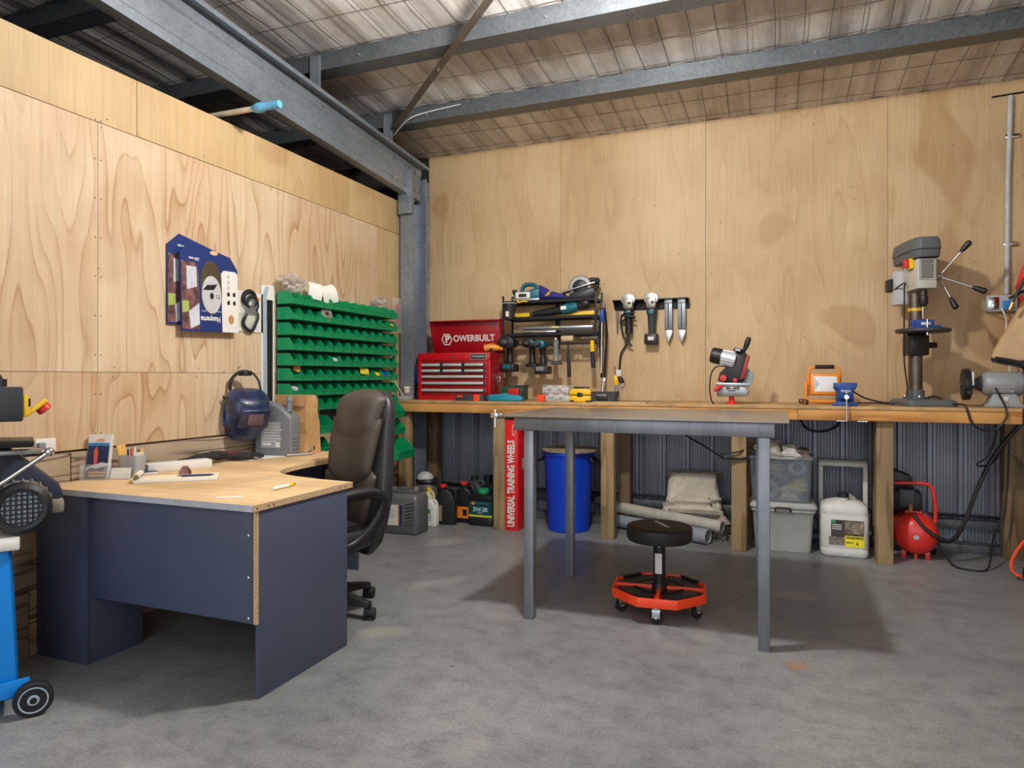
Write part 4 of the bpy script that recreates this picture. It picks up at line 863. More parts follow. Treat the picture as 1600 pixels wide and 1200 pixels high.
G().bx(-.03, .02, .02, .06, .14, .27).build('blue_grip', M('blue_grip', '#1e5fb0', .4), cgn, .012); G().bx(-.02, .03, .05, .08, .33, .41).build('blue_top', M('blue_grip'), cgn, .01); G().tube([(-.04, .03, .16), (-.075, .0, .13), (-.08, -.02, .08)], .01, 8).build('trigger', BLK, cgn)
fo = thing('clear_tray', 'clear plastic tray and jars at the corner end of bench', 'tray', (-2.99, 5.08, BT + .0005))
G().bx(-.045, .05, -.05, .07, 0, .035).build('tray', FROST, fo, .006); G().bx(-.03, .05, -.03, .06, .036, .06).build('lid', CLEAR, fo, .004); G().cyl((.0, .03, .061), (.0, .03, .10), .028, None, 14).build('jar', M('pinkish_jar', '#c9b4b0', .4), fo); G().cyl((.0, .03, .1005), (.0, .03, .112), .03, None, 14).build('jar_lid', WHT, fo)
lv = thing('laser_level', 'black tool bar with orange end lying before the tool chest', 'tool', (-2.33, 5.06, BT + .0005), -2)
G().bx(-.17, .09, -.02, .03, 0, .05).build('body', DGR, lv, .006); G().bx(.0, .055, -.022, .032, -.0, .052).build('orange_band', ORG, lv, .004); G().bx(-.15, -.1, -.021, -.019, .03, .045).build('orange_mark', ORG, lv)
tl = thing('cordless_tool', 'bright teal cordless tool lying beside the black tool bar', 'power tool', (-2.05, 5.09, BT + .0005), 4)
G().prism([(-.16, 0), (.12, 0), (.135, .02), (.11, .045), (-.02, .062), (-.16, .05)], -.03, .035, 'y').build('body', TEALB, tl, .01); G().bx(-.2, -.158, -.03, .035, .0, .048).build('black_end', BLK, tl, .006)
rc = thing('drill_bit_case', 'red ribbed drill bit case with white end on the bench', 'case', (-2.035, 5.22, BT + .0005), -8)
G().bx(-.055, .045, -.03, .03, .03, .10).build('case', REDP, rc, .006)
for k in range(5): G().bx(-.048 + .017 * k, -.042 + .017 * k, -.034, -.031, .06, .095).build('rib', REDP, rc, .001)
G().bx(-.055, .045, -.028, .028, 0, .0295).build('base', WHT, rc, .003); G().bx(.046, .075, -.03, .03, 0, .105).build('end_cap', DGR, rc, .01); G().bx(-.1, -.058, -.03, .02, .03, .06).build('white_tab', WHT, rc, .003)
gc = thing('green_case', 'dark green power tool case behind the red bit case', 'case', (-2.12, 5.36, BT + .0005))
G().bx(-.10, .11, 0, .1, 0, .115).build('case', M('dark_green', '#1c5238', .5), gc, .008); G().bx(.03, .115, -.01, .105, .1155, .125).build('lid', DGR, gc, .003)
tag(G().bx(-.026, .026, -.026, .026, 0, .055).build('red_block', ORG, None, .004, loc=(-1.775, 5.12, BT + .0005)), 'small orange red block standing alone on the bench', 'block')
for k in range(2):
    c = thing('clear_organiser', ['lower clear parts organiser box under its twin', 'upper clear parts organiser box stacked on its twin'][k], 'organiser box', (-1.66 - .008 * k, 5.25, BT + .0005 + .066 * k), 2 - 4 * k, 'clear organiser boxes')
    G().bx(-.115, .105, -.08, .08, 0, .05).build('tray', M('pale_frost', '#dcdedd', .3, 0, .06, alpha=.6), c, .005); G().bx(-.12, .11, -.085, .085, .0505, .064).build('lid', CLEAR, c, .004)
    for q in (-.05, .03): G().bx(q - .02, q + .02, -.09, -.0855, .03, .06).build('latch', LGR, c, .002)
    rr = random.Random(k); g = G()
    for _ in range(26): p = (rr.uniform(-.1, .09), rr.uniform(-.082, -.06), rr.uniform(.004, .03)); g.box(p, (.02, .003, .004))
    o = g.build('loose_parts', M('parts_dark', '#5d5852', .5, .4), c); o['kind'] = 'stuff'
yc = thing('yellow_case', 'yellow plastic case with black latch on the bench', 'case', (-1.47, 5.22, BT + .0005))
G().prism([(-.075, .0), (.07, .0), (.085, .015), (.085, .05), (-.085, .05), (-.085, .015)], -.06, .06, 'y').build('tray', YEL, yc, .006); G().prism([(-.085, .054), (.085, .054), (.085, .08), (.068, .102), (-.068, .102), (-.085, .08)], -.06, .06, 'y').build('lid', YEL, yc, .006)
G().bx(-.022, .022, -.067, -.0605, .04, .072).build('latch', BLK, yc, .003); G().bx(-.087, .087, -.062, .062, .0505, .0535).build('seam', BLK, yc)
for s_ in (-1, 1): G().bx(s_ * .065 - .018, s_ * .065 + .018, -.064, -.0605, .0, .012).build('corner', BLK, yc, .002)
bb = thing('tool_box', 'grey plastic open tool box beside the yellow case', 'tool box', (-1.30, 5.25, BT + .0005))
G().loft([[(x, y, z) for x, y in rrect(w, d, .012, 3)] for w, d, z in ((.19, .12, 0), (.22, .14, .08), (.20, .12, .08), (.18, .11, .01))]).build('tub', DGR, bb); G().bx(-.04, .04, -.078, -.071, .045, .06).build('handle', GRY, bb, .004); G().bx(-.045, .045, -.08, -.071, .02, .042).build('catch', BLK, bb, .003)
tag(G().bx(-.06, .06, -.03, .03, 0, .115).build('black_box', BLK, None, .006, loc=(-1.52, 5.38, BT + .0005)), 'black box standing behind the clear organisers', 'box')
sd = thing('yellow_screwdriver', 'yellow and grey tool standing upright against plywood by box', 'screwdriver', (-1.235, 5.42, BT))
G().tube([(0, 0, 0), (0, .0, .06), (-.005, .0, .13)], [.022, .02, .014], 12).build('grey_holder', GRY, sd); G().tube([(-.005, 0, .131), (-.008, 0, .16), (-.012, 0, .20), (-.014, 0, .21)], [.014, .02, .015, .006], 12).build('handle', YEL, sd); G().cyl((-.014, 0, .211), (-.018, 0, .28), .005, None, 8).build('shaft', M('dirty_steel'), sd)
ck = thing('drill_chuck_stand', 'small silver drill bit stand behind the grey tool box', 'bit stand', (-1.36, 5.44, BT))
G().tube([(0, 0, 0), (0, 0, .10), (.01, 0, .16)], [.02, .012, .008], 10).build('stem', CHR, ck); G().torus((.012, 0, .175), .016, .004, 'y', 16, 6).build('ring', CHR, ck)

# ================================================================== WALL TOOL RACK
rk = thing('tool_rack', 'black metal wall rack with three shelves of power tools', 'tool rack')
X0, X1, YA, YW = -2.255, -1.42, 5.47, 5.7
for X in (X0, X1 - .015):
    for Y in (YA, YW - .012): G().bx(X, X + .015, Y, Y + .012, 1.50, 1.945 if Y > 5.6 else 1.925).build('rack_post', BLKM, rk, .001)
    for z in (1.88, 1.74, 1.60): G().bx(X + .002, X + .013, YA + .012, YW - .012, z - .018, z).build('side_rail', BLKM, rk)
for z in (1.88, 1.74, 1.60):
    G().bx(X0 + .015, X1 - .015, YA, YA + .01, z - .022, z).build('shelf_front', BLKM, rk); G().bx(X0 + .015, X1 - .015, YW - .012, YW - .002, z - .022, z).build('shelf_back', BLKM, rk)
    for k in range(7): y = YA + .03 + .027 * k; G().cyl((X0 + .012, y, z - .006), (X1 - .012, y, z - .006), .003, None, 6).build('shelf_wire', BLKM, rk)
G().bx(X0 + .015, X1 - .015, YA, YA + .012, 1.50, 1.512).build('hanger_rail', BLKM, rk); G().bx(X0 + .015, X1 - .015, YA + .1, YA + .112, 1.50, 1.512).build('hanger_rail', BLKM, rk)
for k in range(8): x = X0 + .12 + .09 * k; G().cyl((x, YA + .01, 1.505), (x, YW - .01, 1.505), .003, None, 6).build('hanger_rod', BLKM, rk)
G().bx(-1.845, -1.805, YW - .003, YW + .006, 1.47, 1.93).build('back_strap', BLKM, rk)

# top shelf: planer with dust bag, circular saw
z1 = 1.883
pl = thing('power_planer', 'teal and white power planer on the rack top shelf', 'power planer', (-2.04, 5.57, z1), 3)
G().bx(-.14, .10, -.05, .05, 0, .02).build('sole', ALU, pl, .003); G().prism([(-.13, .0205), (.10, .0205), (.10, .10), (.06, .11), (-.02, .075), (-.13, .06)], -.045, .045, 'y').build('body', TEAL, pl, .01)
G().tube(crv([(-.07, 0, .07), (-.055, 0, .125), (-.01, 0, .145), (.05, 0, .135), (.09, 0, .095)], 5), .018, 10).build('handle', TEAL, pl, ang=60); G().bx(-.11, .02, -.056, -.046, .02, .075).build('belt_guard', WHT, pl, .012); G().bx(-.08, -.01, -.06, -.0565, .032, .06).build('vent', BLK, pl, .006); G().lathe([(.014, .06), (.014, .075), (.022, .08), (.02, .1), (.01, .105)], 14, 'z', (-.135, 0, 0)).build('depth_knob', BLK, pl)
dbg = thing('dust_bag', 'purple blue dust bag with gold print on the rack top', 'dust bag', (-1.82, 5.57, z1), -3)
DB = M('dust_bag_blue', '#2c2f7d', .7, 0, .15)
G().loft([[(x, .06 * k * math.cos(a), max(.0, h / 2 + h / 2 * math.sin(a))) for a in [2 * PI * i / 12 for i in range(12)]] for x, k, h in ((-.13, .5, .14), (-.09, .9, .12), (-.03, 1, .085), (.04, 1, .06), (.10, .9, .05), (.13, .5, .02))]).build('bag', DB, dbg, ang=60)
G().prism([(-.06, .03), (-.02, .035), (.0, .065), (.02, .075), (-.005, .08), (-.03, .06)], -.064, -.060, 'y').build('gold_print', M('gold_print', '#c79a3f', .6), dbg)
yk = thing('hex_key_handle', 'small yellow hooked tool hanging on the rack front edge', 'tool', (-2.06, 5.462, z1 - .003))
G().tube(crv([(-.04, 0, .01), (-.05, 0, -.008), (-.03, 0, -.016), (0, 0, -.008), (.04, 0, -.012)], 5), .007, 8).build('hook', YEL, yk)
cs = thing('circular_saw', 'grey black circular saw lying on the rack top shelf', 'circular saw', (-1.57, 5.57, z1), 6)
G().lathe([(.02, -.03), (.09, -.028), (.098, -.02), (.098, .01), (.09, .018), (.02, .02)], 32, 'y', (-.01, 0, .098)).build('blade_guard', M('guard_grey', '#8f8d88', .4, .6, .15), cs)
G().lathe([(.01, -.036), (.06, -.034), (.065, -.031), (.01, -.031)], 26, 'y', (-.01, 0, .095)).build('hub_cover', BLK, cs)
G().prism([(-.16, .05), (.12, .125), (.122, .135), (-.16, .06)], -.06, .06, 'y').build('base_plate', ALU, cs, .002)
G().prism([(-.13, .0), (.1, .0), (.13, .05), (.1, .1), (-.08, .055)], -.045, .045, 'y').build('motor_housing', BLK, cs, .015); G().tube(crv([(.09, 0, .06), (.13, 0, .11), (.125, 0, .15), (.09, 0, .16), (.05, 0, .15)], 4), .018, 10).build('handle', BLK, cs, ang=60); G().sph((.135, -.02, .145), (.022, .02, .028), 10, 6).build('front_knob', BLK, cs)
# second shelf
z2 = 1.743
sv = thing('spirit_level', 'yellow spirit level lying along the rack second shelf', 'spirit level', (-1.80, 5.53, z2))
G().bx(-.39, .36, -.012, .012, 0, .032).build('bar', YEL, sv, .003); G().bx(-.02, .02, -.0125, .0125, .018, .0325).build('vial', CLEAR, sv)
mt = thing('multi_tool', 'long black and teal cordless tool on the rack second shelf', 'power tool', (-1.72, 5.50, z2 + .03), rot=(0, R(-5), 0))
G().tube([(-.26, 0, .01), (-.2, 0, .012), (-.12, 0, .012), (0, 0, .016)], [.022, .03, .034, .036], 14).build('grip', BLK, mt); G().tube([(.001, 0, .016), (.05, 0, .022), (.09, 0, .026), (.14, 0, .03)], [.038, .046, .044, .036], 14).build('body', TEAL, mt)
G().bx(.0, .05, -.047, -.04, .012, .042).build('white_label', WHT, mt, .002); G().tube([(.141, 0, .03), (.18, 0, .035), (.21, 0, .045), (.235, 0, .045)], [.036, .04, .05, .04], 14).build('battery', BLK, mt); G().bx(-.285, -.26, -.022, .022, -.01, .03).build('head', BLK, mt, .004)
cup = thing('tool_cup', 'black ribbed cup with white rim hooked on the rack', 'cup', (-2.165, 5.415, 1.715)); cup.scale = (1.15, 1.15, 1.12)
G().lathe([(.034, 0), (.036, .001), (.052, .125), (.049, .125), (.034, .004)], 22).build('cup', M('cup_black', '#2a2c33', .4), cup); G().torus((0, 0, .122), .052, .004, 'z', 24, 6).build('rim', LGR, cup); G().bx(-.012, .012, -.047, -.04, .02, .06).build('label', PAPER, cup); G().bx(-.008, .008, .045, .075, .11, .145).build('hook', BLKM, cup)
# third shelf
z3 = 1.603
for k, (xa, xb, y, zz, m_, lb) in enumerate(((-2.12, -1.47, 5.54, .035, ALU, 'long grey metal bar on the rack third shelf, upper'), (-2.08, -1.46, 5.515, .018, DGR, 'dark grey metal bar on the rack third shelf'), (-2.07, -1.78, 5.50, .006, CHR, 'short bright metal bar on the rack third shelf'))):
    b_ = thing('metal_bar', lb, 'metal bar', (0, 0, z3)); G().bx(xa, xb, y, y + .02, zz - .006, zz + .02 if k < 2 else zz + .012).build('bar', m_, b_, .002)
    if k == 0: G().bx(-1.83, -1.77, y - .002, y + .022, .03, .056).build('yellow_sticker', M('pale_yellow', '#d6d67a', .5), b_)
    else: G().cyl((xb + .001, y + .01, zz + .004), (xb + .02, y + .01, zz + .004), .009, None, 8).build('end_plug', BLK, b_)
# hanging drills; local origin at tool top
def drill(lb, x, y, z, head, bat, light=False, name='cordless_drill'):
    t = thing(name, lb, 'power tool', (x, y, z), group='cordless tools hanging under the rack')
    G().tube([(0, -.08, -.045), (0, -.07, -.045), (0, 0, -.045), (0, .06, -.045), (0, .075, -.045)], [head * .5, head * .95, head, head * .9, head * .5], 18).build('motor_head', BLK if not light else TEAL, t, ang=50)
    G().lathe([(head * .3, -.11), (head * .42, -.105), (head * .5, -.081)], 14, 'y', (0, 0, -.045)).build('chuck', DGR, t)
    G().loft([[(a * w, y0 + b * d, z_) for a, b in circ(1, 12)] for z_, w, d, y0 in ((-.06, .022, .028, .02), (-.12, .018, .024, .028), (-.19, .019, .026, .034), (-.215, .03, .04, .03))]).build('handle', BLK, t, ang=60)
    if bat: G().bx(-.042, .045, -.03, .085, -.29, -.222).build('battery', BLK, t, .01); G().bx(-.03, .02, -.0325, -.0305, -.262, -.228).build('battery_label', TEAL if bat > 1 else GRY, t)
    else: G().bx(-.036, .036, -.02, .07, -.24, -.216).build('battery_mount', BLK, t, .008)
    t.scale = (1.4, 1.15, 1.02)
    return t
drill('black impact wrench with teal battery, outermost under the rack by tool chest', -2.19, 5.46, 1.565, .055, 2)
drill('black drill without battery hanging under the rack', -1.985, 5.46, 1.555, .042, 0)
drill('teal headed drill with black battery hanging under the rack', -1.885, 5.45, 1.545, .036, 1, True)
tc = thing('work_torch', 'grey torch tool with domed silver head hanging under rack', 'torch', (-1.765, 5.47, 1.56))
G().sph((0, 0, -.02), (.022, .03, .024), 14, 8).build('head', CHR, tc); G().loft([[(a * w, b * w * 1.2, z_) for a, b in circ(1, 12)] for z_, w in ((-.03, .024), (-.1, .02), (-.17, .02), (-.2, .028))]).build('handle', GRY, tc); G().prism([(-.05, -.23), (.05, -.23), (.04, -.212), (.01, -.2), (-.02, -.2)], -.03, .04, 'y').build('foot', DGR, tc, .004)
ml = thing('mallet', 'wooden headed mallet with black handle hanging from the rack', 'mallet', (-1.66, 5.475, 1.515))
G().cyl((-.055, 0, .03), (.045, 0, .03), .026, None, 16).build('head', M('pale_mallet', '#cdb48c', .6), ml); G().tube([(0, 0, .004), (.0, 0, -.05), (0, 0, -.12), (.006, 0, -.2), (.008, 0, -.29)], [.008, .007, .012, .016, .016], 12).build('handle', BLK, ml)
hm = thing('claw_hammer', 'hammer with yellow and black grip hanging from the rack', 'hammer', (-1.475, 5.475, 1.515))
G().tube([(-.07, 0, .03), (-.03, 0, .028), (.0, 0, .03), (.05, 0, .032), (.065, 0, .03)], [.017, .012, .015, .017, .015], 10).build('head', M('dirty_steel'), hm); G().cyl((.02, 0, .01), (.022, 0, -.08), .018, None, 12).build('yellow_grip', YEL, hm); G().tube([(.022, 0, -.081), (.026, 0, -.15), (.03, 0, -.215)], [.016, .018, .018], 12).build('black_grip', BLK, hm)
bsr = thing('long_screwdriver', 'long screwdriver with blue handle hung at the rack side', 'screwdriver', (-1.375, 5.49, 1.775), rot=(0, R(1), 0))
G().tube([(0, 0, 0), (0, 0, -.02), (0, 0, -.09), (0, 0, -.10)], [.014, .018, .016, .012], 12).build('handle', M('blue_handle', '#1f58b8', .4), bsr); G().cyl((0, 0, -.101), (0, 0, -.52), .008, None, 10).build('shaft', CHR, bsr); G().bx(-.02, .018, .018, .022, -.06, .02).build('hang_plate', BLKM, bsr)
hs = thing('bolt_cutter', 'long black handled cutter hung beside the blue screwdriver', 'bolt cutter', (-1.385, 5.56, 1.80))
for s_ in (-1, 1): G().tube(crv([(s_ * .012, 0, 0), (s_ * .03, 0, -.2), (s_ * .018, 0, -.45), (s_ * .012, 0, -.58)], 5), .011, 8, flat=.6).build('arm', BLK, hs)
G().bx(-.02, .02, -.012, .012, -.02, .05).build('jaw', M('dirty_steel'), hs, .006); G().bx(-.012, .016, -.01, .01, -.68, -.585).build('tip', CHR, hs, .004)

# ================================================================== GRINDER RAIL
gr = thing('grinder_rail', 'black steel rail screwed to the plywood holding grinders', 'tool rail')
G().bx(-1.315, -.70, 5.698, 5.707, 1.785, 1.865).build('rail', BLKM, gr, .002); G().bx(-1.315, -.70, 5.60, 5.697, 1.857, 1.865).build('shelf', BLKM, gr, .002)
for x in (-1.313, -.704): G().prism([(5.697, 1.79), (5.60, 1.857), (5.697, 1.857)], x, x + .004, 'x').build('end_gusset', BLKM, gr)
hk = thing('flat_file', 'slim dark blade hanging at the rail end', 'file', (-1.29, 5.67, 1.78)); G().prism([(-.012, 0), (.012, 0), (.006, -.17), (-.004, -.19)], -.003, .003, 'y').build('blade', M('dirty_steel'), hk)
def grinder(lb, x, z, L, bat):
    t = thing('angle_grinder', lb, 'angle grinder', (x, 5.64, z), group='angle grinders on the rail'); t.scale = (1.25, 1.12, 1.0)
    G().lathe([(.02, -.045), (.046, -.04), (.05, -.03), (.046, .0), (.03, .02)], 20, 'y', (0, 0, -.02)).build('disc_guard', ALU, t)
    G().prism([(-.034, -.01), (.034, -.01), (.032, -.085), (.022, -.10), (-.022, -.10), (-.032, -.085)], -.05, .02, 'y').build('gear_head', M('gear_grey', '#a39c8e', .4, .7), t, .012); G().cyl((.012, -.051, -.05), (.012, -.058, -.05), .011, None, 12).build('spindle_lock', BLK, t)
    G().tube([(0, -.01, -.101), (0, -.01, -.13), (0, -.008, -.16), (0, -.005, -.22), (0, 0, -L)], [.033, .034, .027, .025, .022 if bat else .026], 16).build('body', DGR if bat else BLK, t, ang=60)
    G().bx(-.018, .018, -.046, -.04, -.15, -.11).build('teal_band', TEAL, t, .004)
    if bat: G().bx(-.045, .04, -.04, .04, -L - .085, -L + .005).build('battery', BLK, t, .01); G().bx(-.02, .018, -.042, -.0405, -L - .05, -L - .02).build('battery_label', PAPER, t)
    else:
        G().tube(crv([(0, 0, -L), (-.005, 0, -L - .06), (.02, .0, -L - .1), (-.02, 0, -L - .06), (-.05, 0, -.2), (.05, -.045, -.17), (-.045, -.045, -.15), (.045, -.045, -.13), (-.05, .0, -.16), (-.045, .02, -L), (-.02, .03, -L - .07), (-.06, .03, -L - .17), (-.07, .03, -L - .30)], 5), .0065, 8).build('cord', BLK, t)
        G().bx(-.10, -.055, .015, .045, -L - .355, -L - .30).build('cord_tag', PAPER, t, .002); G().tube([(-.07, .03, -L - .356), (-.06, .03, -L - .38), (-.05, .03, -L - .41)], [.012, .017, .016], 10).build('plug', BLK, t); G().bx(-.06, -.055, .026, .034, -L - .44, -L - .411).build('plug_pin', CHR, t); G().bx(-.048, -.043, .026, .034, -L - .44, -L - .411).build('plug_pin', CHR, t)
grinder('corded angle grinder with cable wrapped round its body', -1.185, 1.885, .30, False)
grinder('cordless angle grinder with battery hanging on the rail', -.995, 1.885, .31, True)
for k, x in enumerate((-.862, -.757)):
    t = thing('steel_stake', ['pointed steel stake hanging on rail next to cordless grinder', 'pointed steel stake hanging nearest the rail end'][k], 'stake', (x, 5.655, 1.865), group='pointed steel stakes')
    G().prism([(-.031, .002), (.031, .002), (.031, -.25), (-.031, -.25)], -.012, .012, 'y').build('shank', STEEL, t, .002); G().prism([(-.03, -.258), (.03, -.258), (.032, -.28), (0, -.36), (-.032, -.28)], -.011, .011, 'y').build('point', ALU, t, .001)
    G().bx(-.004, .004, -.0145, -.0125, -.235, -.04).build('slot', BLKM, t); G().bx(-.031, .031, -.02, -.0125, -.04, .004).build('top_band', ALU, t, .002)

# ================================================================== CHAIN GRINDER, LIGHT, VISE
cg = thing('chain_grinder', 'bench chain grinder with silver motor and red knobs', 'chain grinder', (-.335, 5.12, BT + .0005))
G().lathe([(.035, 0), (.035, .012), (.02, .02), (.018, .05), (.03, .058)], 18).build('pedestal', REDP, cg)
G().prism([(-.10, .055), (.11, .055), (.12, .1), (.09, .13), (-.1, .13)], -.05, .05, 'y').build('vise_body', ALU, cg, .01)
G().bx(-.105, .135, -.06, -.045, .13, .152).build('scale_plate', ALU, cg, .003); G().torus((.01, -.05, .115), .042, .008, 'z', 22, 6).build('angle_dial', CHR, cg); G().bx(-.02, .03, -.085, -.055, .095, .12).build('chain_clamp', CHR, cg, .005)
G().tube([(-.055, -.075, .13), (-.09, -.085, .115), (-.115, -.09, .098)], [.008, .016, .013], 10).build('clamp_lever', REDP, cg)
arm = T(.0, 0, .14, 0, 14, 0)
G().at(arm).prism([(-.10, .0), (.06, .0), (.075, .06), (.06, .20), (.04, .245), (-.03, .24), (-.045, .16), (-.1, .06)], -.01, .035, 'y').build('arm', BLK, cg, .012)
G().at(arm).prism([(.045, .05), (.075, .06), (.072, .225), (.05, .235)], -.025, .01, 'y').build('red_guard', M('guard_red', '#a02a22', .4), cg, .004)
G().at(arm).lathe([(.01, .0), (.072, .0), (.074, .004), (.072, .008), (.01, .008)], 28, 'y', (.06, .02, .065)).build('grinding_wheel', M('clear_guard_grey', '#8e9499', .35), cg)
G().at(arm).lathe([(.03, -.175), (.052, -.17), (.058, -.15), (.058, -.10)], 22, 'x', (-.02, .012, .175)).build('motor_cap', BLK, cg)
G().at(arm).lathe([(.054, -.0995), (.055, -.095), (.055, .0), (.05, .005)], 22, 'x', (-.02, .012, .175)).build('motor', M('silver_motor', '#c9ccce', .35, .5, .05), cg)
g = G().at(arm)
for k in range(18): a = R(20 * k); g.bx(-.113, -.025, .012 + .056 * math.cos(a) - .002, .012 + .056 * math.cos(a) + .002, .175 + .056 * math.sin(a) - .002, .175 + .056 * math.sin(a) + .002)
g.build('motor_fins', M('silver_motor'), cg)
G().at(arm).bx(-.045, .01, -.04, .0, .235, .262).build('switch', BLK, cg, .004); G().at(arm).bx(-.035, .0, -.043, -.04, .242, .256).build('rocker', LGR, cg)
G().at(arm).tube([(.02, 0, .24), (.025, 0, .265), (.03, 0, .30), (.032, 0, .345), (.03, 0, .355)], [.012, .014, .02, .018, .01], 12).build('handle', BLK, cg)
for x, z, r_ in ((-.055, .185 - .0, .023), (.025, .17, .015)): G().lathe([(r_ * .4, -.05), (r_, -.048), (r_, -.03), (r_ * .8, -.012)], 16, 'y', (x, 0, z)).build('red_knob', REDP, cg)
G().tube(crv([(-.02, .0, .27), (-.10, .0, .27), (-.14, .0, .22), (-.15, -.02, .12), (-.135, -.06, .03), (-.115, -.09, .006)], 6), .005, 8).build('cord', BLK, cg)
wk = thing('work_light', 'orange portable LED work light standing on the bench', 'work light', (.262, 5.33, BT + .0005), 6)
G().tube(crv([(-.085, .03, .055), (-.085, .03, .15), (-.08, .03, .235), (-.06, .03, .262), (0, .03, .265), (.09, .03, .265), (.115, .03, .25), (.125, .03, .2), (.12, .03, .06)], 5), .0095, 10).build('handle_frame', ORANGE, wk, ang=60); G().cyl((-.04, .03, .266), (.085, .03, .266), .015, None, 12).build('handle_grip', BLK, wk)
G().at(T(.02, 0, .14, -10)).bx(-.095, .095, -.025, .02, -.075, .075).build('lamp_housing', ORANGE, wk, .008); G().at(T(.02, 0, .14, -10)).bx(-.075, .075, -.029, -.0255, -.055, .055).build('lens', M('lamp_lens', '#e9eaf0', .2, 0, .03), wk, .003)
G().at(T(.02, 0, .14, -10)).prism([(-.075, -.055), (-.04, 0), (-.075, .055)], -.0305, -.0292, 'y').build('reflector_facet', M('reflector', '#c9ccd6', .2, .3), wk)
G().tube([(-.125, -.09, .018), (-.125, .09, .018)], .011, 10).build('foot_bar', ORANGE, wk); G().tube([(-.12, -.06, .022), (.12, -.06, .022)], .011, 10).build('foot_bar', ORANGE, wk); G().tube([(.125, -.09, .018), (.125, .09, .018)], .011, 10).build('foot_bar', ORANGE, wk)
for s_ in (-1, 1): G().cyl((-.14, s_ * .075, .018), (-.1, s_ * .075, .018), .0165, None, 10).build('rubber_foot', BLK, wk); G().bx(s_ * .105 - .008, s_ * .105 + .008, -.01, .01, .022, .16).build('side_bracket', ORANGE, wk, .002)
tag(G().tube(crv([(.40, 5.4, 1.17), (.46, 5.45, 1.13), (.55, 5.5, 1.075), (.66, 5.5, 1.045), (.76, 5.45, 1.04)], 6), .006, 8).build('power_lead', BLK), 'black cord running from the work light along the bench', 'cord')
vs_ = thing('bench_vise', 'small blue bench vise bolted at the bench front', 'vise', (.392, 5.10, BT + .0005))
G().prism([(-.075, 0), (.075, 0), (.075, .016), (.045, .03), (-.045, .03), (-.075, .016)], -.06, .06, 'y').build('base', BLUT, vs_, .004)
G().prism([(-.055, .031), (.055, .031), (.05, .085), (.06, .11), (-.06, .11), (-.05, .085)], -.03, .07, 'y').build('body', BLUT, vs_, .006); G().prism([(-.04, .05), (.04, .05), (.045, .11), (.068, .13), (.068, .155), (-.068, .155), (-.068, .13), (-.045, .11)], -.085, -.035, 'y').build('front_jaw', BLUT, vs_, .005)
G().bx(-.068, .068, .0, .05, .1105, .155).build('rear_jaw', BLUT, vs_, .005); G().cyl((0, -.15, .062), (0, -.02, .062), .014, None, 14).build('screw', CHR, vs_); G().cyl((0, -.142, .085), (0, -.142, -.09), .0055, None, 10).build('tommy_bar', CHR, vs_); G().sph((0, -.142, .09), .01, 10, 6).build('bar_end', CHR, vs_); G().sph((0, -.142, -.094), .009, 10, 6).build('bar_end', CHR, vs_)
text('IRWIN', .02, PAPER, vs_, FRONT(0, -.0855, .10), off=.0003)

# ================================================================== DRILL PRESS
DPG = M('drill_press_grey', '#5d6366', .5, .1, .15); DPC = M('drill_press_cream', '#c3c4b8', .45, 0, .08); IRON = M('column_iron', '#6f655b', .38, .7, .25)
dp = thing('drill_press', 'grey bench drill press with three black feed handles', 'drill press', (.865, 5.33, BT + .0005), 12)
G().loft([[(x, y - .05, z) for x, y in rrect(w, d, .03, 4)] for w, d, z in ((.30, .36, 0), (.30, .36, .03), (.27, .33, .045))]).build('base', DPG, dp, .003)
G().lathe([(.075, .046), (.075, .055), (.056, .06), (.056, .10), (.05, .105)], 24, 'z', (0, .06, 0)).build('column_collar', DPG, dp)
for a in (30, 150, 270): G().cyl((.064 * math.cos(R(a)), .06 + .064 * math.sin(R(a)), .055), (.064 * math.cos(R(a)), .06 + .064 * math.sin(R(a)), .068), .008, None, 6).build('bolt', CHR, dp)
G().cyl((0, .06, .105), (0, .06, .86), .044, None, 24).build('column', IRON, dp); G().cyl((0, .06, .645), (0, .06, .665), .047, None, 24).build('yellow_band', YEL, dp)
G().prism([(-.06, .0), (.06, .0), (.06, .13), (.05, .15), (-.05, .15), (-.06, .13)], -.02, .13, 'y').at(Matrix()).build('table_bracket', BLKM, dp, .012, loc=(0, 0, .34)); G().cyl((.05, .03, .41), (.12, .03, .41), .022, .018, 12).build('table_lock', BLKM, dp)
G().lathe([(.02, .49), (.155, .49), (.165, .498), (.165, .512), (.158, .516), (.02, .516)], 36, 'z', (0, -.06, 0)).build('table', M('iron_table', '#4c4e4f', .45, .5), dp)
dv = G().bx(-.06, .09, -.13, .03, .517, .535).build('drill_vise_base', BLUT, dp, .004); G().bx(-.045, .05, -.11, -.07, .536, .575).build('drill_vise_jaw', BLUT, dp, .004); G().bx(-.05, .06, -.02, .025, .536, .58).build('drill_vise_jaw', BLUT, dp, .004); G().bx(-.03, .03, -.112, -.1105, .54, .558).build('vise_label', PAPER, dp)
G().cyl((-.005, -.14, .47), (-.005, -.14, .575), .006, None, 8).build('vise_handle', CHR, dp)
G().prism([(-.06, .78), (.06, .78), (.06, .98), (-.06, .98)], -.13, .11, 'y').build('head', DPC, dp, .01)
G().bx(-.05, .05, -.134, -.1305, .835, .975).build('data_plate', M('plate_grey', '#a5a69c', .5, 0, .05), dp)
g = G()
for k in range(9): g.bx(-.038, .036, -.1362, -.1345, .85 + .0135 * k, .856 + .0135 * k)
o = g.build('plate_print', DGR, dp); o['kind'] = 'stuff'
cov = [(x, y + .06) for x, y in ((-.055, -.23), (.055, -.23), (.08, -.19), (.09, .0), (.08, .18), (.045, .23), (-.045, .23), (-.08, .18), (-.09, .0), (-.08, -.19))]
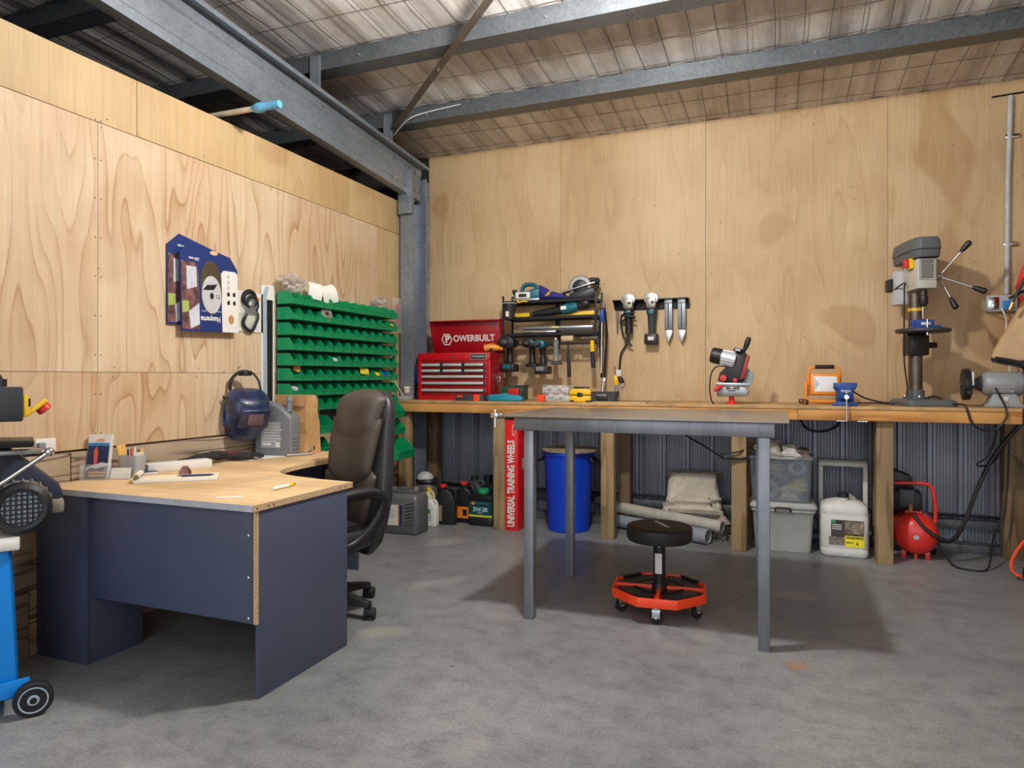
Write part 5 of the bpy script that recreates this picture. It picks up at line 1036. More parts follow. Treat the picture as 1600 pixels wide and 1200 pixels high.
G().loft([[(x * k, .06 + (y - .06) * k, z) for x, y in cov] for z, k in ((.985, .97), (1.03, 1.0), (1.034, 1.0))]).build('pulley_cover_base', DPG, dp, .004)
G().loft([[(x * k, .06 + (y - .06) * k, z) for x, y in cov] for z, k in ((1.036, 1.03), (1.05, 1.03), (1.11, .97), (1.12, .9))]).build('pulley_cover', DPG, dp, .006)
G().lathe([(.03, .70), (.07, .705), (.075, .72), (.075, .93), (.06, .945)], 20, 'z', (-.02, .22, 0)).build('motor', LGR, dp); G().bx(-.12, -.07, .2, .28, .80, .89).build('motor_switch', BLK, dp, .008)
G().bx(-.085, -.061, -.08, .0, .92, .99).build('switch_plate', YEL, dp, .004); G().bx(-.11, -.086, -.065, -.02, .93, .985).build('stop_switch', REDP, dp, .006)
G().tube([(0, -.06, .78), (0, -.06, .74), (0, -.06, .735), (0, -.06, .69), (0, -.06, .665)], [.026, .026, .032, .032, .018], 18).build('chuck', M('chuck_steel', '#4c4a47', .3, .9), dp); G().cyl((0, -.06, .664), (0, -.06, .585), .006, .004, 10).build('drill_bit', CHR, dp)
G().cyl((.061, -.03, .87), (.12, -.03, .87), .03, None, 18).build('feed_hub', ALU, dp); G().cyl((.0605, -.03, .87), (.085, -.03, .87), .036, None, 18).build('depth_collar', BLUT, dp)
for a, L_ in ((35, .20), (-20, .21), (245, .17)):
    c_, s_ = math.cos(R(a)), math.sin(R(a)); p = Vector((.11, -.03, .87)); d_ = Vector((.35, -c_ * .9 if a != 35 else c_ * .2, s_)); d_ = Vector((.18, (.75 if a == 35 else (-.95 if a == -20 else -.35)), (.95 if a == 35 else (-.25 if a == -20 else -.9)))).normalized() if False else Vector((.95 * (1 if a == 35 else .9 if a == -20 else .35), -.35, (1.25 if a == 35 else -.42 if a == -20 else -1.0))).normalized()
    s1 = G().cyl(p, p + d_ * L_, .0065, None, 10).build('feed_arm', CHR, dp); G().tube([p + d_ * (L_ - .005), p + d_ * (L_ + .02), p + d_ * (L_ + .07), p + d_ * (L_ + .082)], [.009, .016, .021, .012], 12).build('feed_grip', BLK, s1)
G().tube(crv([(-.09, .24, .80), (-.075, .05, .84), (-.1, -.02, .78), (-.105, -.03, .5), (-.10, -.02, .3), (-.085, -.03, .12), (-.1, -.05, .06)], 6), .005, 8).build('switch_cable', BLK, dp)
# ================================================================== BENCH GRINDER
bgd = thing('bench_grinder', 'grey bench grinder with two black wheel guards', 'bench grinder', (1.325, 5.27, BT + .0005), -4)
GG = M('grinder_grey', '#94999c', .42, .1, .1)
G().prism([(-.115, 0), (.115, 0), (.085, .028), (.06, .085), (-.06, .085), (-.085, .028)], -.075, .075, 'y').build('pedestal', GG, bgd, .008)
G().lathe([(.05, -.115), (.064, -.112), (.075, -.095), (.078, -.09), (.078, .09), (.075, .095), (.064, .112), (.05, .115)], 28, 'x', (0, 0, .15)).build('motor', GG, bgd, ang=50)
for s_ in (-1, 1):
    G().lathe([(.055, s_ * .116), (.045, s_ * .13), (.03, s_ * .16), (.03, s_ * .175)], 18, 'x', (0, 0, .15)).build('shaft_housing', DGR, bgd)
    w = G().lathe([(.06, s_ * .176), (.10, s_ * .178), (.104, s_ * .185), (.104, s_ * .215), (.1, s_ * .22), (.02, s_ * .222)], 28, 'x', (0, 0, .145)).build('wheel_guard', BLK, bgd)
    G().lathe([(.02, s_ * .18), (.09, s_ * .1745), (.092, s_ * .1755), (.02, s_ * .1755)], 26, 'x', (0, 0, .145)).build('wheel_label', M('pink_label', '#b5625c', .5), w); G().cyl((s_ * .222, 0, .145), (s_ * .24, 0, .145), .012, None, 6).build('nut', CHR, w)
    G().bx(min(s_ * .18, s_ * .21), max(s_ * .18, s_ * .21), -.125, -.085, .08, .105).build('tool_rest', BLKM, bgd, .003); G().bx(min(s_ * .17, s_ * .178), max(s_ * .17, s_ * .178), -.11, -.03, .14, .225).build('eye_shield', WHT, bgd, .002)
G().bx(-.022, .022, -.0755, -.071, .03, .07).at(Matrix()).build('switch_bezel', LGR, bgd, .002); G().bx(-.013, .013, -.082, -.076, .036, .064).build('switch', WHT, bgd, .002)
G().at(T(0, 0, .15, 28)).bx(-.06, .05, -.0795, -.0782, -.02, .02).build('label_plate', M('label_grey', '#aeb2b4', .5), bgd); text('BENCH GRINDER', .012, BLK, bgd, T(0, 0, .15, 28) @ FRONT(0, -.0797, .005), ext=.0002); text('150 mm', .014, BLK, bgd, T(0, 0, .15, 28) @ FRONT(0, -.0797, -.011), ext=.0002)
tag(G().tube(crv([(1.27, 5.2, 1.15), (1.27, 5.1, 1.10), (1.275, 5.0, 1.03), (1.27, 4.98, .97), (1.22, 4.985, .905), (1.14, 4.985, .90), (1.09, 4.985, .95), (1.06, 5.0, 1.045), (1.02, 5.15, 1.05), (.97, 5.35, 1.09), (.93, 5.45, 1.08)], 7), .0065, 8).build('power_lead', BLK), 'black cord looping over the bench front below the grinder', 'cord')
tag(G().tube(crv([(.70, 5.2, 1.04), (.60, 5.3, 1.045), (.5, 5.4, 1.04), (.42, 5.5, 1.04)], 6), .005, 8).build('power_lead', BLK), 'thin black cord lying on the bench behind the vise', 'cord')

# ================================================================== UNDER THE BENCH
rb = thing('training_wheels_box', 'tall red carton of training wheels standing by a bench post', 'carton', (-2.01, 5.06, 0), 0)
G().bx(-.052, .058, 0, .22, 0, .885).build('carton', M('red_carton', '#de1c22', .45, 0, .05), rb, .002)
text('UNIVERSAL TRAINING WHEELS', .082, PAPER, rb, T(.003, -.0008, .375) @ T(0, 0, 0, 0, -90, 0) @ T(0, 0, 0, 90), off=.0036, ext=.0004, sx=.60)
G().at(T(.022, -.0006, .80)).loft([[(.013 * k * a, y, .045 * k * b) for a, b in circ(1, 20)] for k, y in ((1, .0), (1, -.0006), (.8, -.0006), (.8, 0))], False).build('oval_logo', PAPER, rb)
G().bx(.0582, .0588, .1, .17, .48, .57).build('side_label', LGR, rb)
for k in range(4): G().bx(.0582, .0586, .04, .16, .28 + .04 * k, .285 + .04 * k).build('side_print', M('print_darkred', '#8e1018', .5), rb)
bb = thing('blue_bin', 'round blue plastic bin with black handles under the bench', 'bin', (-1.60, 5.285, 0))
G().lathe([(.155, 0), (.165, .005), (.198, .60), (.207, .602), (.21, .62), (.205, .63), (.194, .63), (.16, .012)], 40).build('tub', BLU, bb)
for s_ in (-1, 1): G().tube(crv([(s_ * .19, -.06, .585), (s_ * .215, -.06, .56), (s_ * .245, -.03, .545), (s_ * .25, .03, .545), (s_ * .215, .06, .56), (s_ * .19, .06, .585)], 5), .012, 8).build('handle', BLK, bb)
ld = thing('board_lid', 'round weathered board lid lying on the blue bin', 'lid', (-1.585, 5.275, .632), 6)
for k, (a0, a1) in enumerate(((-.20, -.10), (-.097, .0), (.003, .1), (.103, .20))):
    def cap(y, r=.225): return math.sqrt(max(0, r * r - y * y))
    G().prism([(-cap(a0), a0), (cap(a0), a0), (cap((a0 + a1) / 2), (a0 + a1) / 2), (cap(a1), a1), (-cap(a1), a1), (-cap((a0 + a1) / 2), (a0 + a1) / 2)], 0, .016 + .003 * (k % 2), 'z').build('board', M('weathered_board', '#8d7d68', .75, 0, .3, 25), ld, .002)
PVG = M('grey_pvc', '#8f959c', .4, 0, .1); PVD = M('dirty_pvc', '#b4b1a4', .55, 0, .2, 9)
def pipe(lb, a, b, r_, mat, sock=False):
    t = thing('drain_pipe', lb, 'pipe'); a, b = Vector(a), Vector(b); u = (b - a).normalized(); g = G(); n = 22
    s1 = u.orthogonal().normalized(); s2 = u.cross(s1)
    ring = lambda c, r: [c + s1 * x * r + s2 * y * r for x, y in circ(1, n)]
    g.loft([ring(a, r_), ring(b, r_), ring(b, r_ * .9), ring(a, r_ * .9)], False, True).build('tube', mat, t)
    if sock: G().loft([ring(b - u * .16, r_ * 1.0), ring(b - u * .155, r_ * 1.1), ring(b - u * .002, r_ * 1.1), ring(b - u * .002, r_ * 1.0)], False, True).build('socket_end', mat, t)
pipe('grey plastic drain pipe with socket end lying on the floor', (-1.35, 5.52, .058), (-.50, 5.16, .058), .05, PVG, True)
pipe('pale dirty pipe resting on the grey drain pipe', (-1.36, 5.56, .165), (-.41, 5.24, .12), .045, PVD)
sk = thing('canvas_bundle', 'folded dirty cream canvas bundle leaning under the bench', 'canvas', (-.64, 5.52, .08), 4)
CV = M('dirty_canvas', '#cdc4b4', .85, 0, .22, 5, bump=.5, dirt='#8a7b66')
def lump(par, name, w, d, h, seed, mat, n=16, m=12, amp=.02, lean=0, top=.85):
    rn = random.Random(seed); rings = []; off = [rn.uniform(0, 6) for _ in range(6)]
    for j in range(m + 1):
        v = j / m; k = 1 - (1 - top) * v; ring = []
        for x, y in rrect(w * k, d * k, min(w, d) * .25 * k, n // 4):
            a = math.atan2(y, x); q = amp * (math.sin(3 * a + off[0] + 5 * v) + math.sin(7 * a - off[1] + 9 * v) * .6 + math.sin(13 * v + off[2] + 2 * a) * .6) + rn.uniform(-amp, amp) * .35
            ring.append((x + q * math.cos(a), y + q * math.sin(a) + lean * v, h * v))
        rings.append(ring)
    rings.append([(x * .55, y * .55 + lean * .45, h * 1.02 + rn.uniform(-.01, .01)) for x, y, z in rings[-1]])
    return G().loft(rings).build(name, mat, par, ang=24)
lump(sk, 'bundle', .42, .16, .385, 3, CV, lean=.05, top=.86, amp=.02)
lump(sk, 'lower_fold', .47, .2, .2, 8, CV, lean=-.02, top=.8, amp=.024)
lump(sk, 'loose_flap', .36, .1, .12, 13, CV, amp=.016, lean=-.03, top=.7).location = (-.01, -.09, .1)
cl2 = thing('plastic_wrap', 'dark and white crumpled plastic on floor beside grey pipe', 'plastic', (-.435, 5.36, .0)); lump(cl2, 'wrap', .1, .16, .08, 5, M('mixed_wrap', '#6f6a62', .4, 0, .8, 25), amp=.015)
BXM = M('dusty_clear_tub', '#b6b8b5', .45, 0, .14, 5, alpha=.9); BXU = M('smoky_tub', '#9ba5ad', .22, 0, .15, 5, alpha=.38)
def tub(par, w0, d0, w1, d1, h, t, mat, name='tub'):
    rr = lambda w, d, z: [(x, y, z) for x, y in rrect(w, d, .03, 4)]
    return G().loft([rr(w0, d0, 0), rr(w0 + .004, d0 + .004, .006), rr(w1, d1, h - .02), rr(w1 + .025, d1 + .025, h - .018), rr(w1 + .025, d1 + .025, h), rr(w1 - t, d1 - t, h), rr(w0 - t, d0 - t, t)]).build(name, mat, par, .002)
b1 = thing('storage_box', 'dusty white storage box with lid, lower of the stack', 'storage box', (.0, 5.29, 0), 2)
tub(b1, .36, .27, .40, .31, .30, .006, BXM)
G().loft([[(x, y, z) for x, y in rrect(w, d, .035, 4)] for w, d, z in ((.43, .34, .302), (.445, .355, .31), (.445, .355, .322), (.40, .31, .345))]).build('lid', BXM, b1); G().tube([(-.05, -.172, .285), (-.05, -.186, .305), (-.046, -.19, .315), (.046, -.19, .315), (.05, -.186, .305), (.05, -.172, .285)], .006, 8).build('handle', DGR, b1)
b2 = thing('storage_box', 'smoky clear storage box full of hoses, upper of the stack', 'storage box', (-.01, 5.285, .347), -1)
tub(b2, .37, .27, .42, .32, .32, .006, BXU)
for nm, lb, c, rr_, r2, m_ in (('hose_coil', 'pale hose coil inside the smoky storage box', (-.09, 5.22, .42), .05, .02, LGR), ('hose_coil', 'blue hose coil inside the smoky storage box', (.10, 5.24, .58), .045, .018, M('dull_blue', '#7d93a6', .5))):
    o = G().torus((0, 0, 0), rr_, r2, 'y', 20, 8).build(nm, m_); o.location = c; tag(o, lb, 'hose')
for k, (x, z, col) in enumerate(((.06, .40, '#ddd6c0'), (.10, .45, '#c9b878'), (.01, .50, '#55606a'), (-.05, .56, '#8a7f70'), (.05, .385, '#e2ddd0'))):
    o = thing('box_contents', ['white rag low in the smoky storage box', 'yellowish carton in the smoky storage box', 'dark plastic bag in the middle of the smoky storage box', 'brown wrapper high in the smoky storage box', 'cream cloth at the bottom of the smoky storage box'][k], 'contents', (x, 5.26, z - .03)); lump(o, 'lump', .13, .12, .08, 20 + k, M('content' + col, col, .6, 0, .2), amp=.012)
for k, (x, w, h, col, lb) in enumerate(((-.06, .15, .12, '#aaa69c', 'grey cloth heaped on the smoky storage box'), (.06, .16, .09, '#c2bfb8', 'pale plastic sheet heaped on the smoky storage box'), (.15, .12, .07, '#6c6258', 'brown folded cloth at the edge of the storage box'))):
    o = thing('cloth_heap', lb, 'cloth', (x - .01, 5.28, .645)); lump(o, 'cloth', w, .2, h, 40 + k, M('heap' + col, col, .7, 0, .25, bump=.3), amp=.014, top=.55)
fr = thing('hose_fitting', 'small brass hose fitting beside the cloth on storage box', 'fitting', (-.165, 5.2, .70)); G().torus((0, 0, .02), .018, .006, 'y', 16, 6).build('ring', M('brass', '#c7a35e', .35, .8), fr); G().sph((0, 0, -.02), (.022, .02, .02), 12, 7).build('body', M('dirty_steel'), fr)
jc = thing('water_jerrycan', 'white plastic jerrycan with warning label under the bench', 'jerrycan', (.395, 5.24, 0), 0)
JW = M('jerry_white', '#d9d9d4', .4, 0, .06)
G().loft([[(x, y, z) for x, y in rrect(w, d, r_, 5)] for w, d, r_, z in ((.27, .2, .04, 0), (.295, .225, .05, .015), (.30, .23, .05, .05), (.292, .222, .05, .06), (.30, .23, .05, .07), (.30, .23, .05, .28), (.293, .223, .05, .29), (.30, .23, .05, .30), (.285, .215, .06, .345), (.22, .16, .06, .37), (.1, .1, .04, .385))]).build('body', JW, jc, ang=50)
G().tube(crv([(.0, -.02, .395), (.03, .03, .40), (.07, .08, .37)], 4), .018, 10).build('carry_handle', JW, jc); G().cyl((-.005, -.045, .375), (-.005, -.045, .40), .032, None, 18).build('neck', JW, jc); G().cyl((-.005, -.045, .4005), (-.005, -.045, .43), .036, None, 18).build('cap', BLK, jc)
yl = -.1165
G().bx(-.085, .115, yl - .001, yl, .085, .255).build('label', M('label_dark', '#3a342f', .4, 0, .8, 30), jc); G().bx(.0, .118, yl - .0016, yl - .001, .075, .152).build('yellow_panel', M('label_yellow', '#f2df1e', .5), jc); G().bx(.0, .112, yl - .0016, yl - .001, .165, .25).build('label_photo', M('label_photo', '#8a7a68', .4, 0, .9, 40), jc)
G().bx(-.083, -.058, yl - .0016, yl - .001, .235, .255).build('green_badge', M('label_green', '#2e9a5a', .5), jc); G().bx(-.098, -.0, yl - .0018, yl - .0012, .085, .14).build('label_stones', M('label_stone', '#7f7468', .5, 0, .7, 60), jc)
text('WARNING', .024, BLK, jc, FRONT(.06, yl - .0022, .138), off=.001, ext=.0002, sx=.9); text('HEAVY', .016, BLK, jc, FRONT(.03, yl - .0022, .105), off=.0006, ext=.0002); text('6', .03, BLK, jc, FRONT(.075, yl - .0022, .1), off=.0008, ext=.0002)
G().cyl((.01, -.113, .03), (.01, -.122, .03), .012, None, 12).build('tap_boss', JW, jc)
for k in range(3): G().bx(-.078, -.02, yl - .0016, yl - .0012, .19 + .014 * k, .196 + .014 * k).build('label_line', PAPER, jc)
wf = thing('step_frame', 'white metal frame standing behind the white jerrycan', 'frame', (.42, 5.50, 0), -4)
FW = M('chipped_white', '#d4d4ce', .5, 0, .12, 12)
G().bx(-.17, .15, -.02, .02, .575, .605).build('top_bar', FW, wf, .004); G().bx(-.17, .15, -.02, .08, .6055, .62).build('top_plate', M('grey_step', '#9d9c97', .5), wf, .003)
for s_, x in ((-1, -.17), (1, .12)): G().prism([(x, .0), (x + .032, .0), (x + .03, .574), (x, .574)], -.02, .02, 'y').at(Matrix()).build('upright', FW, wf, .003)
# compressor
cp = thing('air_compressor', 'red portable air compressor under the bench', 'air compressor', (.845, 5.36, 0), -6)
CR = M('compressor_red', '#dd2f24', .35, 0, .06, coat=.2)
G().lathe([(.02, -.165), (.07, -.158), (.11, -.135), (.132, -.10), (.138, -.06), (.138, .14), (.12, .18), (.06, .205), (.02, .21)], 32, 'y', (0, 0, .165)).build('tank', CR, cp, ang=60)
for s_ in (-1, 1): G().bx(s_ * .07 - .015, s_ * .07 + .015, -.08, -.05, 0, .05).build('foot', CR, cp, .003); G().cyl((s_ * .11 - .02, .13, .055), (s_ * .11 + .02, .13, .055), .055, None, 20).build('wheel', BLK, cp)
G().cyl((0, -.163, .16), (0, -.172, .16), .018, None, 6).build('drain_plug', ALU, cp); G().bx(-.01, .01, -.09, -.07, .0, .035).build('drain_foot', CR, cp, .002)
G().tube(crv([(.115, -.06, .25), (.115, -.06, .36), (.10, -.06, .47), (.06, -.06, .505), (-.02, -.06, .505), (-.12, -.06, .50)], 5), .0125, 10).build('handle', CR, cp, ang=60)
G().bx(-.14, .04, -.03, .14, .31, .44).build('motor_block', BLK, cp, .02); G().bx(-.1, .0, -.07, -.031, .34, .46).build('pressure_switch', DGR, cp, .012); G().prism([(-.16, .44), (.0, .44), (-.02, .54), (-.12, .58), (-.16, .56)], .04, .14, 'y').build('cylinder_head', BLK, cp, .012); G().cyl((-.03, -.11, .31), (-.03, -.071, .36), .014, None, 10).build('regulator', M('brass'), cp); G().bx(-.06, .04, -.02, .1, .29, .3095).build('mount_plate', CR, cp, .002)
def cable(name, lb, pts, r_, mat, cat='cable', n=7): return tag(G().tube(crv(pts, n), r_, 8).build(name, mat), lb, cat)
cable('air_hose', 'thick black air hose curving up from the red compressor', [(.82, 5.24, .30), (.88, 5.2, .22), (.98, 5.2, .155), (1.05, 5.24, .16), (1.12, 5.3, .26), (1.2, 5.36, .46), (1.29, 5.4, .66), (1.38, 5.42, .80), (1.47, 5.42, .92)], .0135, BLK, 'hose')
cable('power_lead', 'thin black lead looping on the floor beside the compressor', [(.93, 5.3, .18), (.98, 5.2, .08), (1.03, 5.12, .012), (1.11, 5.06, .008), (1.2, 5.1, .01), (1.245, 5.2, .08), (1.3, 5.36, .18), (1.36, 5.4, .26), (1.385, 5.41, .5), (1.4, 5.42, .8)], .006, BLK)
cable('power_lead', 'thin black lead hanging in a loop under the bench top', [(1.33, 5.44, .93), (1.325, 5.43, .82), (1.28, 5.43, .69), (1.22, 5.43, .64), (1.25, 5.43, .625), (1.32, 5.43, .66), (1.36, 5.43, .78), (1.36, 5.44, .93)], .006, BLK)
cable('power_lead', 'black lead slung behind the steel table to a bench post', [(-.95, 5.5, .92), (-.75, 5.45, .80), (-.55, 5.3, .71), (-.4, 5.02, .665), (-.3, 5.02, .655), (-.22, 5.035, .67), (-.2, 5.1, .73), (-.28, 5.03, .70), (-.40, 5.03, .68), (-.39, 5.03, .65), (-.3, 5.035, .65), (-.2, 5.04, .655)], .006, BLK)
cable('power_lead', 'blue black lead bundle hanging under bench above the white frame', [(.12, 5.45, .93), (.16, 5.44, .85), (.26, 5.44, .825), (.36, 5.44, .86), (.40, 5.45, .93), (.33, 5.46, .85), (.2, 5.46, .835), (.1, 5.45, .93)], .006, M('dark_blue_lead', '#20263a', .5))
# oil cans on the floor between the chair and the first bench post
jg = thing('oil_drum_can', 'large grey rectangular oil can on floor behind chair', 'oil can', (-2.80, 4.72, 0), 2)
GC = M('can_grey', '#6a6c6e', .42, .1, .08)
G().loft([[(x, y, z) for x, y in rrect(w, d, .03, 4)] for w, d, z in ((.34, .2, 0), (.36, .22, .012), (.36, .22, .27), (.34, .2, .30), (.30, .17, .312))]).build('body', GC, jg, ang=50)
G().prism([(-.15, .3125), (.14, .3125), (.14, .335), (.08, .345), (.06, .335), (-.06, .335), (-.08, .35), (-.15, .345)], -.03, .05, 'y').build('handle_bridge', GC, jg, .008); G().bx(-.045, .05, -.02, .04, .3355, .349).build('handle', GC, jg, .005); G().cyl((.12, 0, .336), (.12, 0, .36), .024, None, 12).build('cap', GRY, jg)
for k in range(7): G().prism([(.085, .08 + .026 * k), (.165, .10 + .026 * k), (.165, .108 + .026 * k), (.085, .088 + .026 * k)], -.118, -.1105, 'y').build('rib', GC, jg, .002)
G().bx(-.16, .06, -.1125, -.1108, .07, .23).build('label', PAPER, jg); G().bx(.03, .06, -.1135, -.1126, .07, .23).build('label_photo', M('label_navy', '#22365e', .4, 0, .6, 40), jg); G().bx(.02, .03, -.1135, -.1126, .07, .23).build('orange_strip', ORANGE, jg)
for k in range(5): G().bx(-.15, -.02 + .02 * (k % 2), -.1132, -.1126, .19 - .015 * k, .194 - .015 * k).build('print_line', M('print_greytext', '#8c97a6', .5), jg)
def bottle(name, lb, loc, w, d, h, mat, cap, capm, label=None, rz=0, grip=True):
    t = thing(name, lb, 'oil bottle', loc, rz)
    pr = [(-w / 2, 0), (w / 2, 0), (w / 2, h * .62), (w * .30, h * .80), (w * .08, h * .88), (-w * .22, h * .88), (-w / 2, h * .7)]
    G().prism(pr, -d / 2, d / 2, 'y').build('body', mat, t, min(w, d) * .13, 3)
    if grip: G().tube(crv([(w * .05, 0, h * .86), (w * .30, 0, h * .90), (w * .47, 0, h * .78), (w * .46, 0, h * .6)], 4), w * .085, 8).build('handle', mat, t, ang=60)
    G().cyl((cap * w, 0, h * .86), (cap * w, 0, h * .93), w * .16, None, 14).build('neck', mat, t); G().cyl((cap * w, 0, h * .931), (cap * w, 0, h), w * .19, None, 14).build('cap', capm, t)
    if label:
        for k, (x0, x1, z0, z1, m_) in enumerate(label): G().bx(x0 * w, x1 * w, -d / 2 - .0012 - .0004 * k, -d / 2 - .0004 * k, z0 * h, z1 * h).build('label', m_, t)
    return t
ORL = M('label_orange', '#f08a1c', .5); PGN = M('label_teal', '#1f8a86', .5, 0, .3, 40)
bottle('oil_bottle', 'small white bottle with green print among the oil cans', (-2.69, 4.985, 0), .12, .07, .235, WHT, -.15, WHT, [(-.35, .2, .2, .42, SKYW), (-.3, .1, .45, .6, M('label_green'))])
bottle('oil_bottle', 'white bottle with yellow cap behind the small white bottle', (-2.78, 5.10, 0), .12, .08, .29, M('yellowish_white', '#d8cf9c', .45), .1, YEL)
bottle('oil_bottle', 'tall black oil bottle with red cap among the oil cans', (-2.60, 5.10, 0), .16, .1, .33, BLK, -.2, REDP, [(-.48, -.2, .1, .5, M('label_olive', '#8b8058', .5, 0, .5, 40))], 12)
bottle('oil_bottle', 'black oil bottle with orange label and red cap', (-2.49, 5.23, 0), .17, .1, .34, BLK, -.1, REDP, [(-.3, .32, .12, .40, ORL), (-.45, -.3, .1, .5, REDP), (-.02, .2, .18, .34, BLK)])
gd = thing('oil_drum', 'squat black oil drum with green cap and teal label', 'oil can', (-2.305, 5.20, 0), 0)
G().loft([[(x, y, z) for x, y in rrect(w, w * .7, .05, 5)] for w, z in ((.22, 0), (.245, .012), (.245, .065), (.235, .07), (.235, .215), (.245, .22), (.235, .245), (.15, .262))]).build('body', BLK, gd, ang=50); G().lathe([(.045, .262), (.045, .272), (.05, .274), (.047, .30), (.0, .30)], 20, 'z', (.0, -.02, 0)).build('cap', M('cap_green', '#0f9a5e', .4), gd)
G().tube(crv([(.03, .05, .25), (.05, .06, .34), (.1, .06, .34), (.115, .05, .24)], 4), .012, 8).build('handle', BLK, gd)
G().bx(-.1, .105, -.0838, -.0828, .075, .205).build('label', M('label_darkteal', '#173f46', .4, 0, .5, 30), gd); G().bx(-.1, .105, -.0846, -.0839, .075, .092).build('label_band', M('label_lime', '#b9c93a', .5), gd)
text('5W-30', .05, M('label_paleblue', '#a9dce4', .5), gd, FRONT(.0, -.0848, .135), off=.0015, ext=.0003, sx=.9); text('FULL SYNTHETIC', .017, PGN, gd, FRONT(.015, -.0848, .185), off=.0004, ext=.0003)
G().prism([(-.085, .185), (-.06, .20), (-.045, .185), (-.06, .17)], -.0849, -.084, 'y').build('orange_badge', ORL, gd); text('PREMIUM', .013, PAPER, gd, FRONT(-.0, -.0848, .108), ext=.0003)
bottle('oil_bottle', 'tall black can with moulded handle behind the green capped drum', (-2.30, 5.40, 0), .22, .12, .38, M('black_plastic'), -.25, BLK)
bottle('oil_bottle', 'black bottle with dark cap standing behind the red capped bottles', (-2.46, 5.38, 0), .16, .1, .37, DGR, -.1, BLK)
gh = thing('garden_sprayer', 'grey and black rounded sprayer behind the large grey can', 'sprayer', (-2.84, 5.20, 0), 0)
G().lathe([(.10, 0), (.11, .01), (.11, .26), (.10, .30), (.06, .34)], 22).build('tank', M('murky_grey', '#57534b', .5, 0, .2), gh); G().sph((-.01, -.02, .355), (.075, .07, .06), 16, 8).build('cap', LGR, gh); G().torus((0, 0, .335), .085, .02, 'z', 20, 8).build('band', BLK, gh); G().tube(crv([(.06, -.05, .30), (.13, -.06, .35), (.15, -.05, .28), (.14, -.04, .2)], 4), .012, 8).build('handle', BLK, gh)

# ================================================================== WELDING GEAR AT THE PICTURE'S SIDE
jk = thing('welding_jacket', 'tan leather welding jacket with black hem hanging above bench grinder', 'jacket', (1.56, 5.36, 1.2))
TAN = M('tan_leather', '#c2a27a', .7, 0, .14, 7, bump=.3)
def cloth(par, name, rows, mat, amp=.012, seed=1, n=26, yoff=0):
    """rows: (z_left, x_left, z_right, x_right, depth) from hem to top; a closed, folded tube of cloth"""
    rn = random.Random(seed); ph = [rn.uniform(0, 6) for _ in range(4)]; rings = []
    for j, (zl, xl, zr, xr, d) in enumerate(rows):
        ring = []
        for i in range(n):
            a = 2 * PI * i / n; t = .5 - .5 * math.cos(a); x = xl + (xr - xl) * t; z = zl + (zr - zl) * t
            y = yoff - d / 2 * math.sin(a) + amp * math.sin(9 * t + ph[0] + j * .8) + amp * .6 * math.sin(17 * t + ph[1] - j)
            ring.append((x, y, z))
        rings.append(ring)
    return G().loft(rings).build(name, mat, par, ang=45)
cloth(jk, 'sleeve', [(.155, -.275, .04, .28, .13), (.20, -.265, .10, .3, .16), (.30, -.215, .22, .3, .18), (.42, -.15, .38, .3, .18), (.52, -.10, .50, .28, .15), (.58, -.04, .58, .26, .11)], TAN, seed=2)
cloth(jk, 'cuff_trim', [(.125, -.275, .0, .28, .136), (.15, -.28, .036, .285, .14)], BLK, seed=2)
G().tube(crv([(-.27, -.07, .145), (-.12, -.09, .105), (.05, -.09, .0), (.2, -.08, -.04)], 5), [.014] * 5 + [.03] * 11, 8).build('hem_lining', BLK, jk)
cloth(jk, 'collar', [(.62, -.03, .56, .28, .12), (.68, -.015, .64, .3, .14), (.76, -.06, .76, .3, .14), (.84, -.02, .86, .3, .12), (.92, .04, .98, .28, .08)], TAN, seed=5, amp=.02, yoff=-.02)
cloth(jk, 'lower_flap', [(.545, -.19, .56, .2, .05), (.60, -.11, .60, .25, .08), (.625, -.05, .625, .26, .08)], TAN, seed=7, amp=.01, yoff=-.06); G().tube(crv([(-.2, -.09, .53), (-.1, -.1, .585), (.0, -.1, .6), (.2, -.1, .61)], 4), .01, 8).build('flap_trim', BLK, jk)
G().cyl((.2, .0, .95), (.2, .34, .98), .012, None, 10).build('hanging_peg', BLKM, jk)
rdc = thing('red_apron', 'bright red cloth hanging behind the tan welding jacket', 'cloth', (1.56, 5.44, 1.74)); cloth(rdc, 'cloth', [(-.02, -.085, -.04, .2, .06), (.08, -.12, .06, .22, .08), (.2, -.09, .2, .24, .08), (.29, -.05, .3, .24, .06), (.31, .0, .33, .22, .03)], M('bright_red_cloth', '#d8222a', .6), seed=9)
tr = thing('welding_torch', 'black welding torch with brass nozzle hung over the jacket', 'welding torch', (0, 0, 0))
G().tube(crv([(1.372, 5.24, 1.70), (1.40, 5.24, 1.77), (1.445, 5.24, 1.87), (1.475, 5.24, 1.925)], 5), [.008] * 5 + [.011] * 11, 10).build('neck', BLK, tr); G().tube([(1.355, 5.24, 1.655), (1.372, 5.24, 1.70)], [.011, .013], 12).build('nozzle', M('brass'), tr); G().tube(crv([(1.47, 5.24, 1.92), (1.52, 5.24, 1.965), (1.6, 5.24, 1.99), (1.75, 5.24, 2.0)], 5), [.02] * 3 + [.032] * 6 + [.026] * 7, 12).build('grip', BLK, tr)
cable('blue_hose', 'thin blue hose hanging down behind the welding jacket', [(1.50, 5.52, 1.45), (1.505, 5.5, 1.2), (1.50, 5.48, 1.04)], .008, M('hose_blue', '#3f7fb8', .4), 'hose')
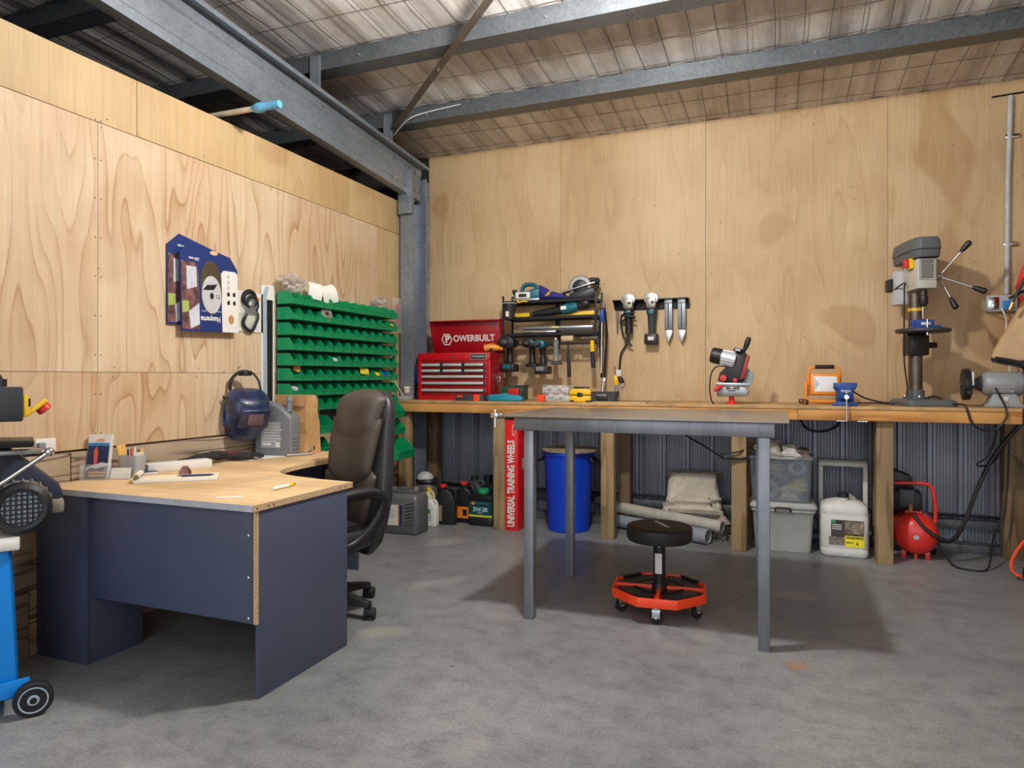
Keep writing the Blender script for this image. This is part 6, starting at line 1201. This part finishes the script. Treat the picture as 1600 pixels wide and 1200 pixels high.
cable('welding_cable', 'thick black welding cable looping off the bench end', [(1.53, 5.05, 1.10), (1.46, 5.0, 1.04), (1.40, 4.96, .96), (1.385, 4.94, .88), (1.41, 4.92, .78), (1.47, 4.9, .71), (1.56, 4.9, .68)], .0125, DGR)
cable('orange_hose', 'orange hose coil hanging at the bench end', [(1.56, 4.98, 1.12), (1.49, 4.97, 1.05), (1.44, 4.96, .96), (1.44, 4.95, .88), (1.48, 4.94, .80), (1.56, 4.94, .74)], .0095, HOSE, 'hose')
cable('orange_hose', 'orange hose looping onto the floor by the large post', [(1.62, 4.98, .46), (1.5, 4.98, .38), (1.37, 4.98, .24), (1.30, 4.96, .13), (1.29, 4.94, .06), (1.33, 4.92, .03), (1.42, 4.92, .05), (1.55, 4.92, .10)], .0095, HOSE, 'hose')
rg = thing('leather_glove', 'dirty leather glove strap hanging on the large rear post', 'glove', (1.47, 5.40, .60)); G().tube(crv([(-.06, 0, .12), (-.02, -.01, .09), (.03, 0, .02), (.06, 0, -.03), (.1, 0, -.02)], 5), [.012] * 6 + [.022] * 9 + [.03] * 6, 10, flat=.6).build('strap', M('dirty_leather', '#7d7060', .8), rg)
wt = thing('welder_trolley', 'black wheeled welder trolley just entering the picture', 'trolley', (1.45, 4.72, 0), 20)
G().lathe([(.03, -.022), (.07, -.022), (.09, -.015), (.09, .015), (.07, .022), (.03, .022)], 26, 'x', (-.12, .0, .09)).build('wheel', RUB, wt); G().lathe([(.01, -.024), (.055, -.02), (.058, .02), (.01, .024)], 18, 'x', (-.12, 0, .09)).build('hub', LGR, wt); G().cyl((-.15, 0, .09), (.25, 0, .09), .01, None, 10).build('axle', CHR, wt)
G().bx(.0, .3, -.16, .2, .12, .15).build('deck', BLKM, wt, .004); G().bx(.02, .28, -.14, .18, .151, .5).build('welder_case', M('welder_red', '#b3271f', .45), wt, .01); G().lathe([(.03, .21), (.07, .21), (.09, .22), (.09, .24), (.03, .25)], 26, 'x', (.06, 0, .09)).build('wheel', RUB, wt); G().bx(.24, .27, -.16, -.13, 0, .119).build('foot', BLKM, wt, .003); G().bx(.03, .06, -.16, -.13, 0, .119).build('foot', BLKM, wt, .003)
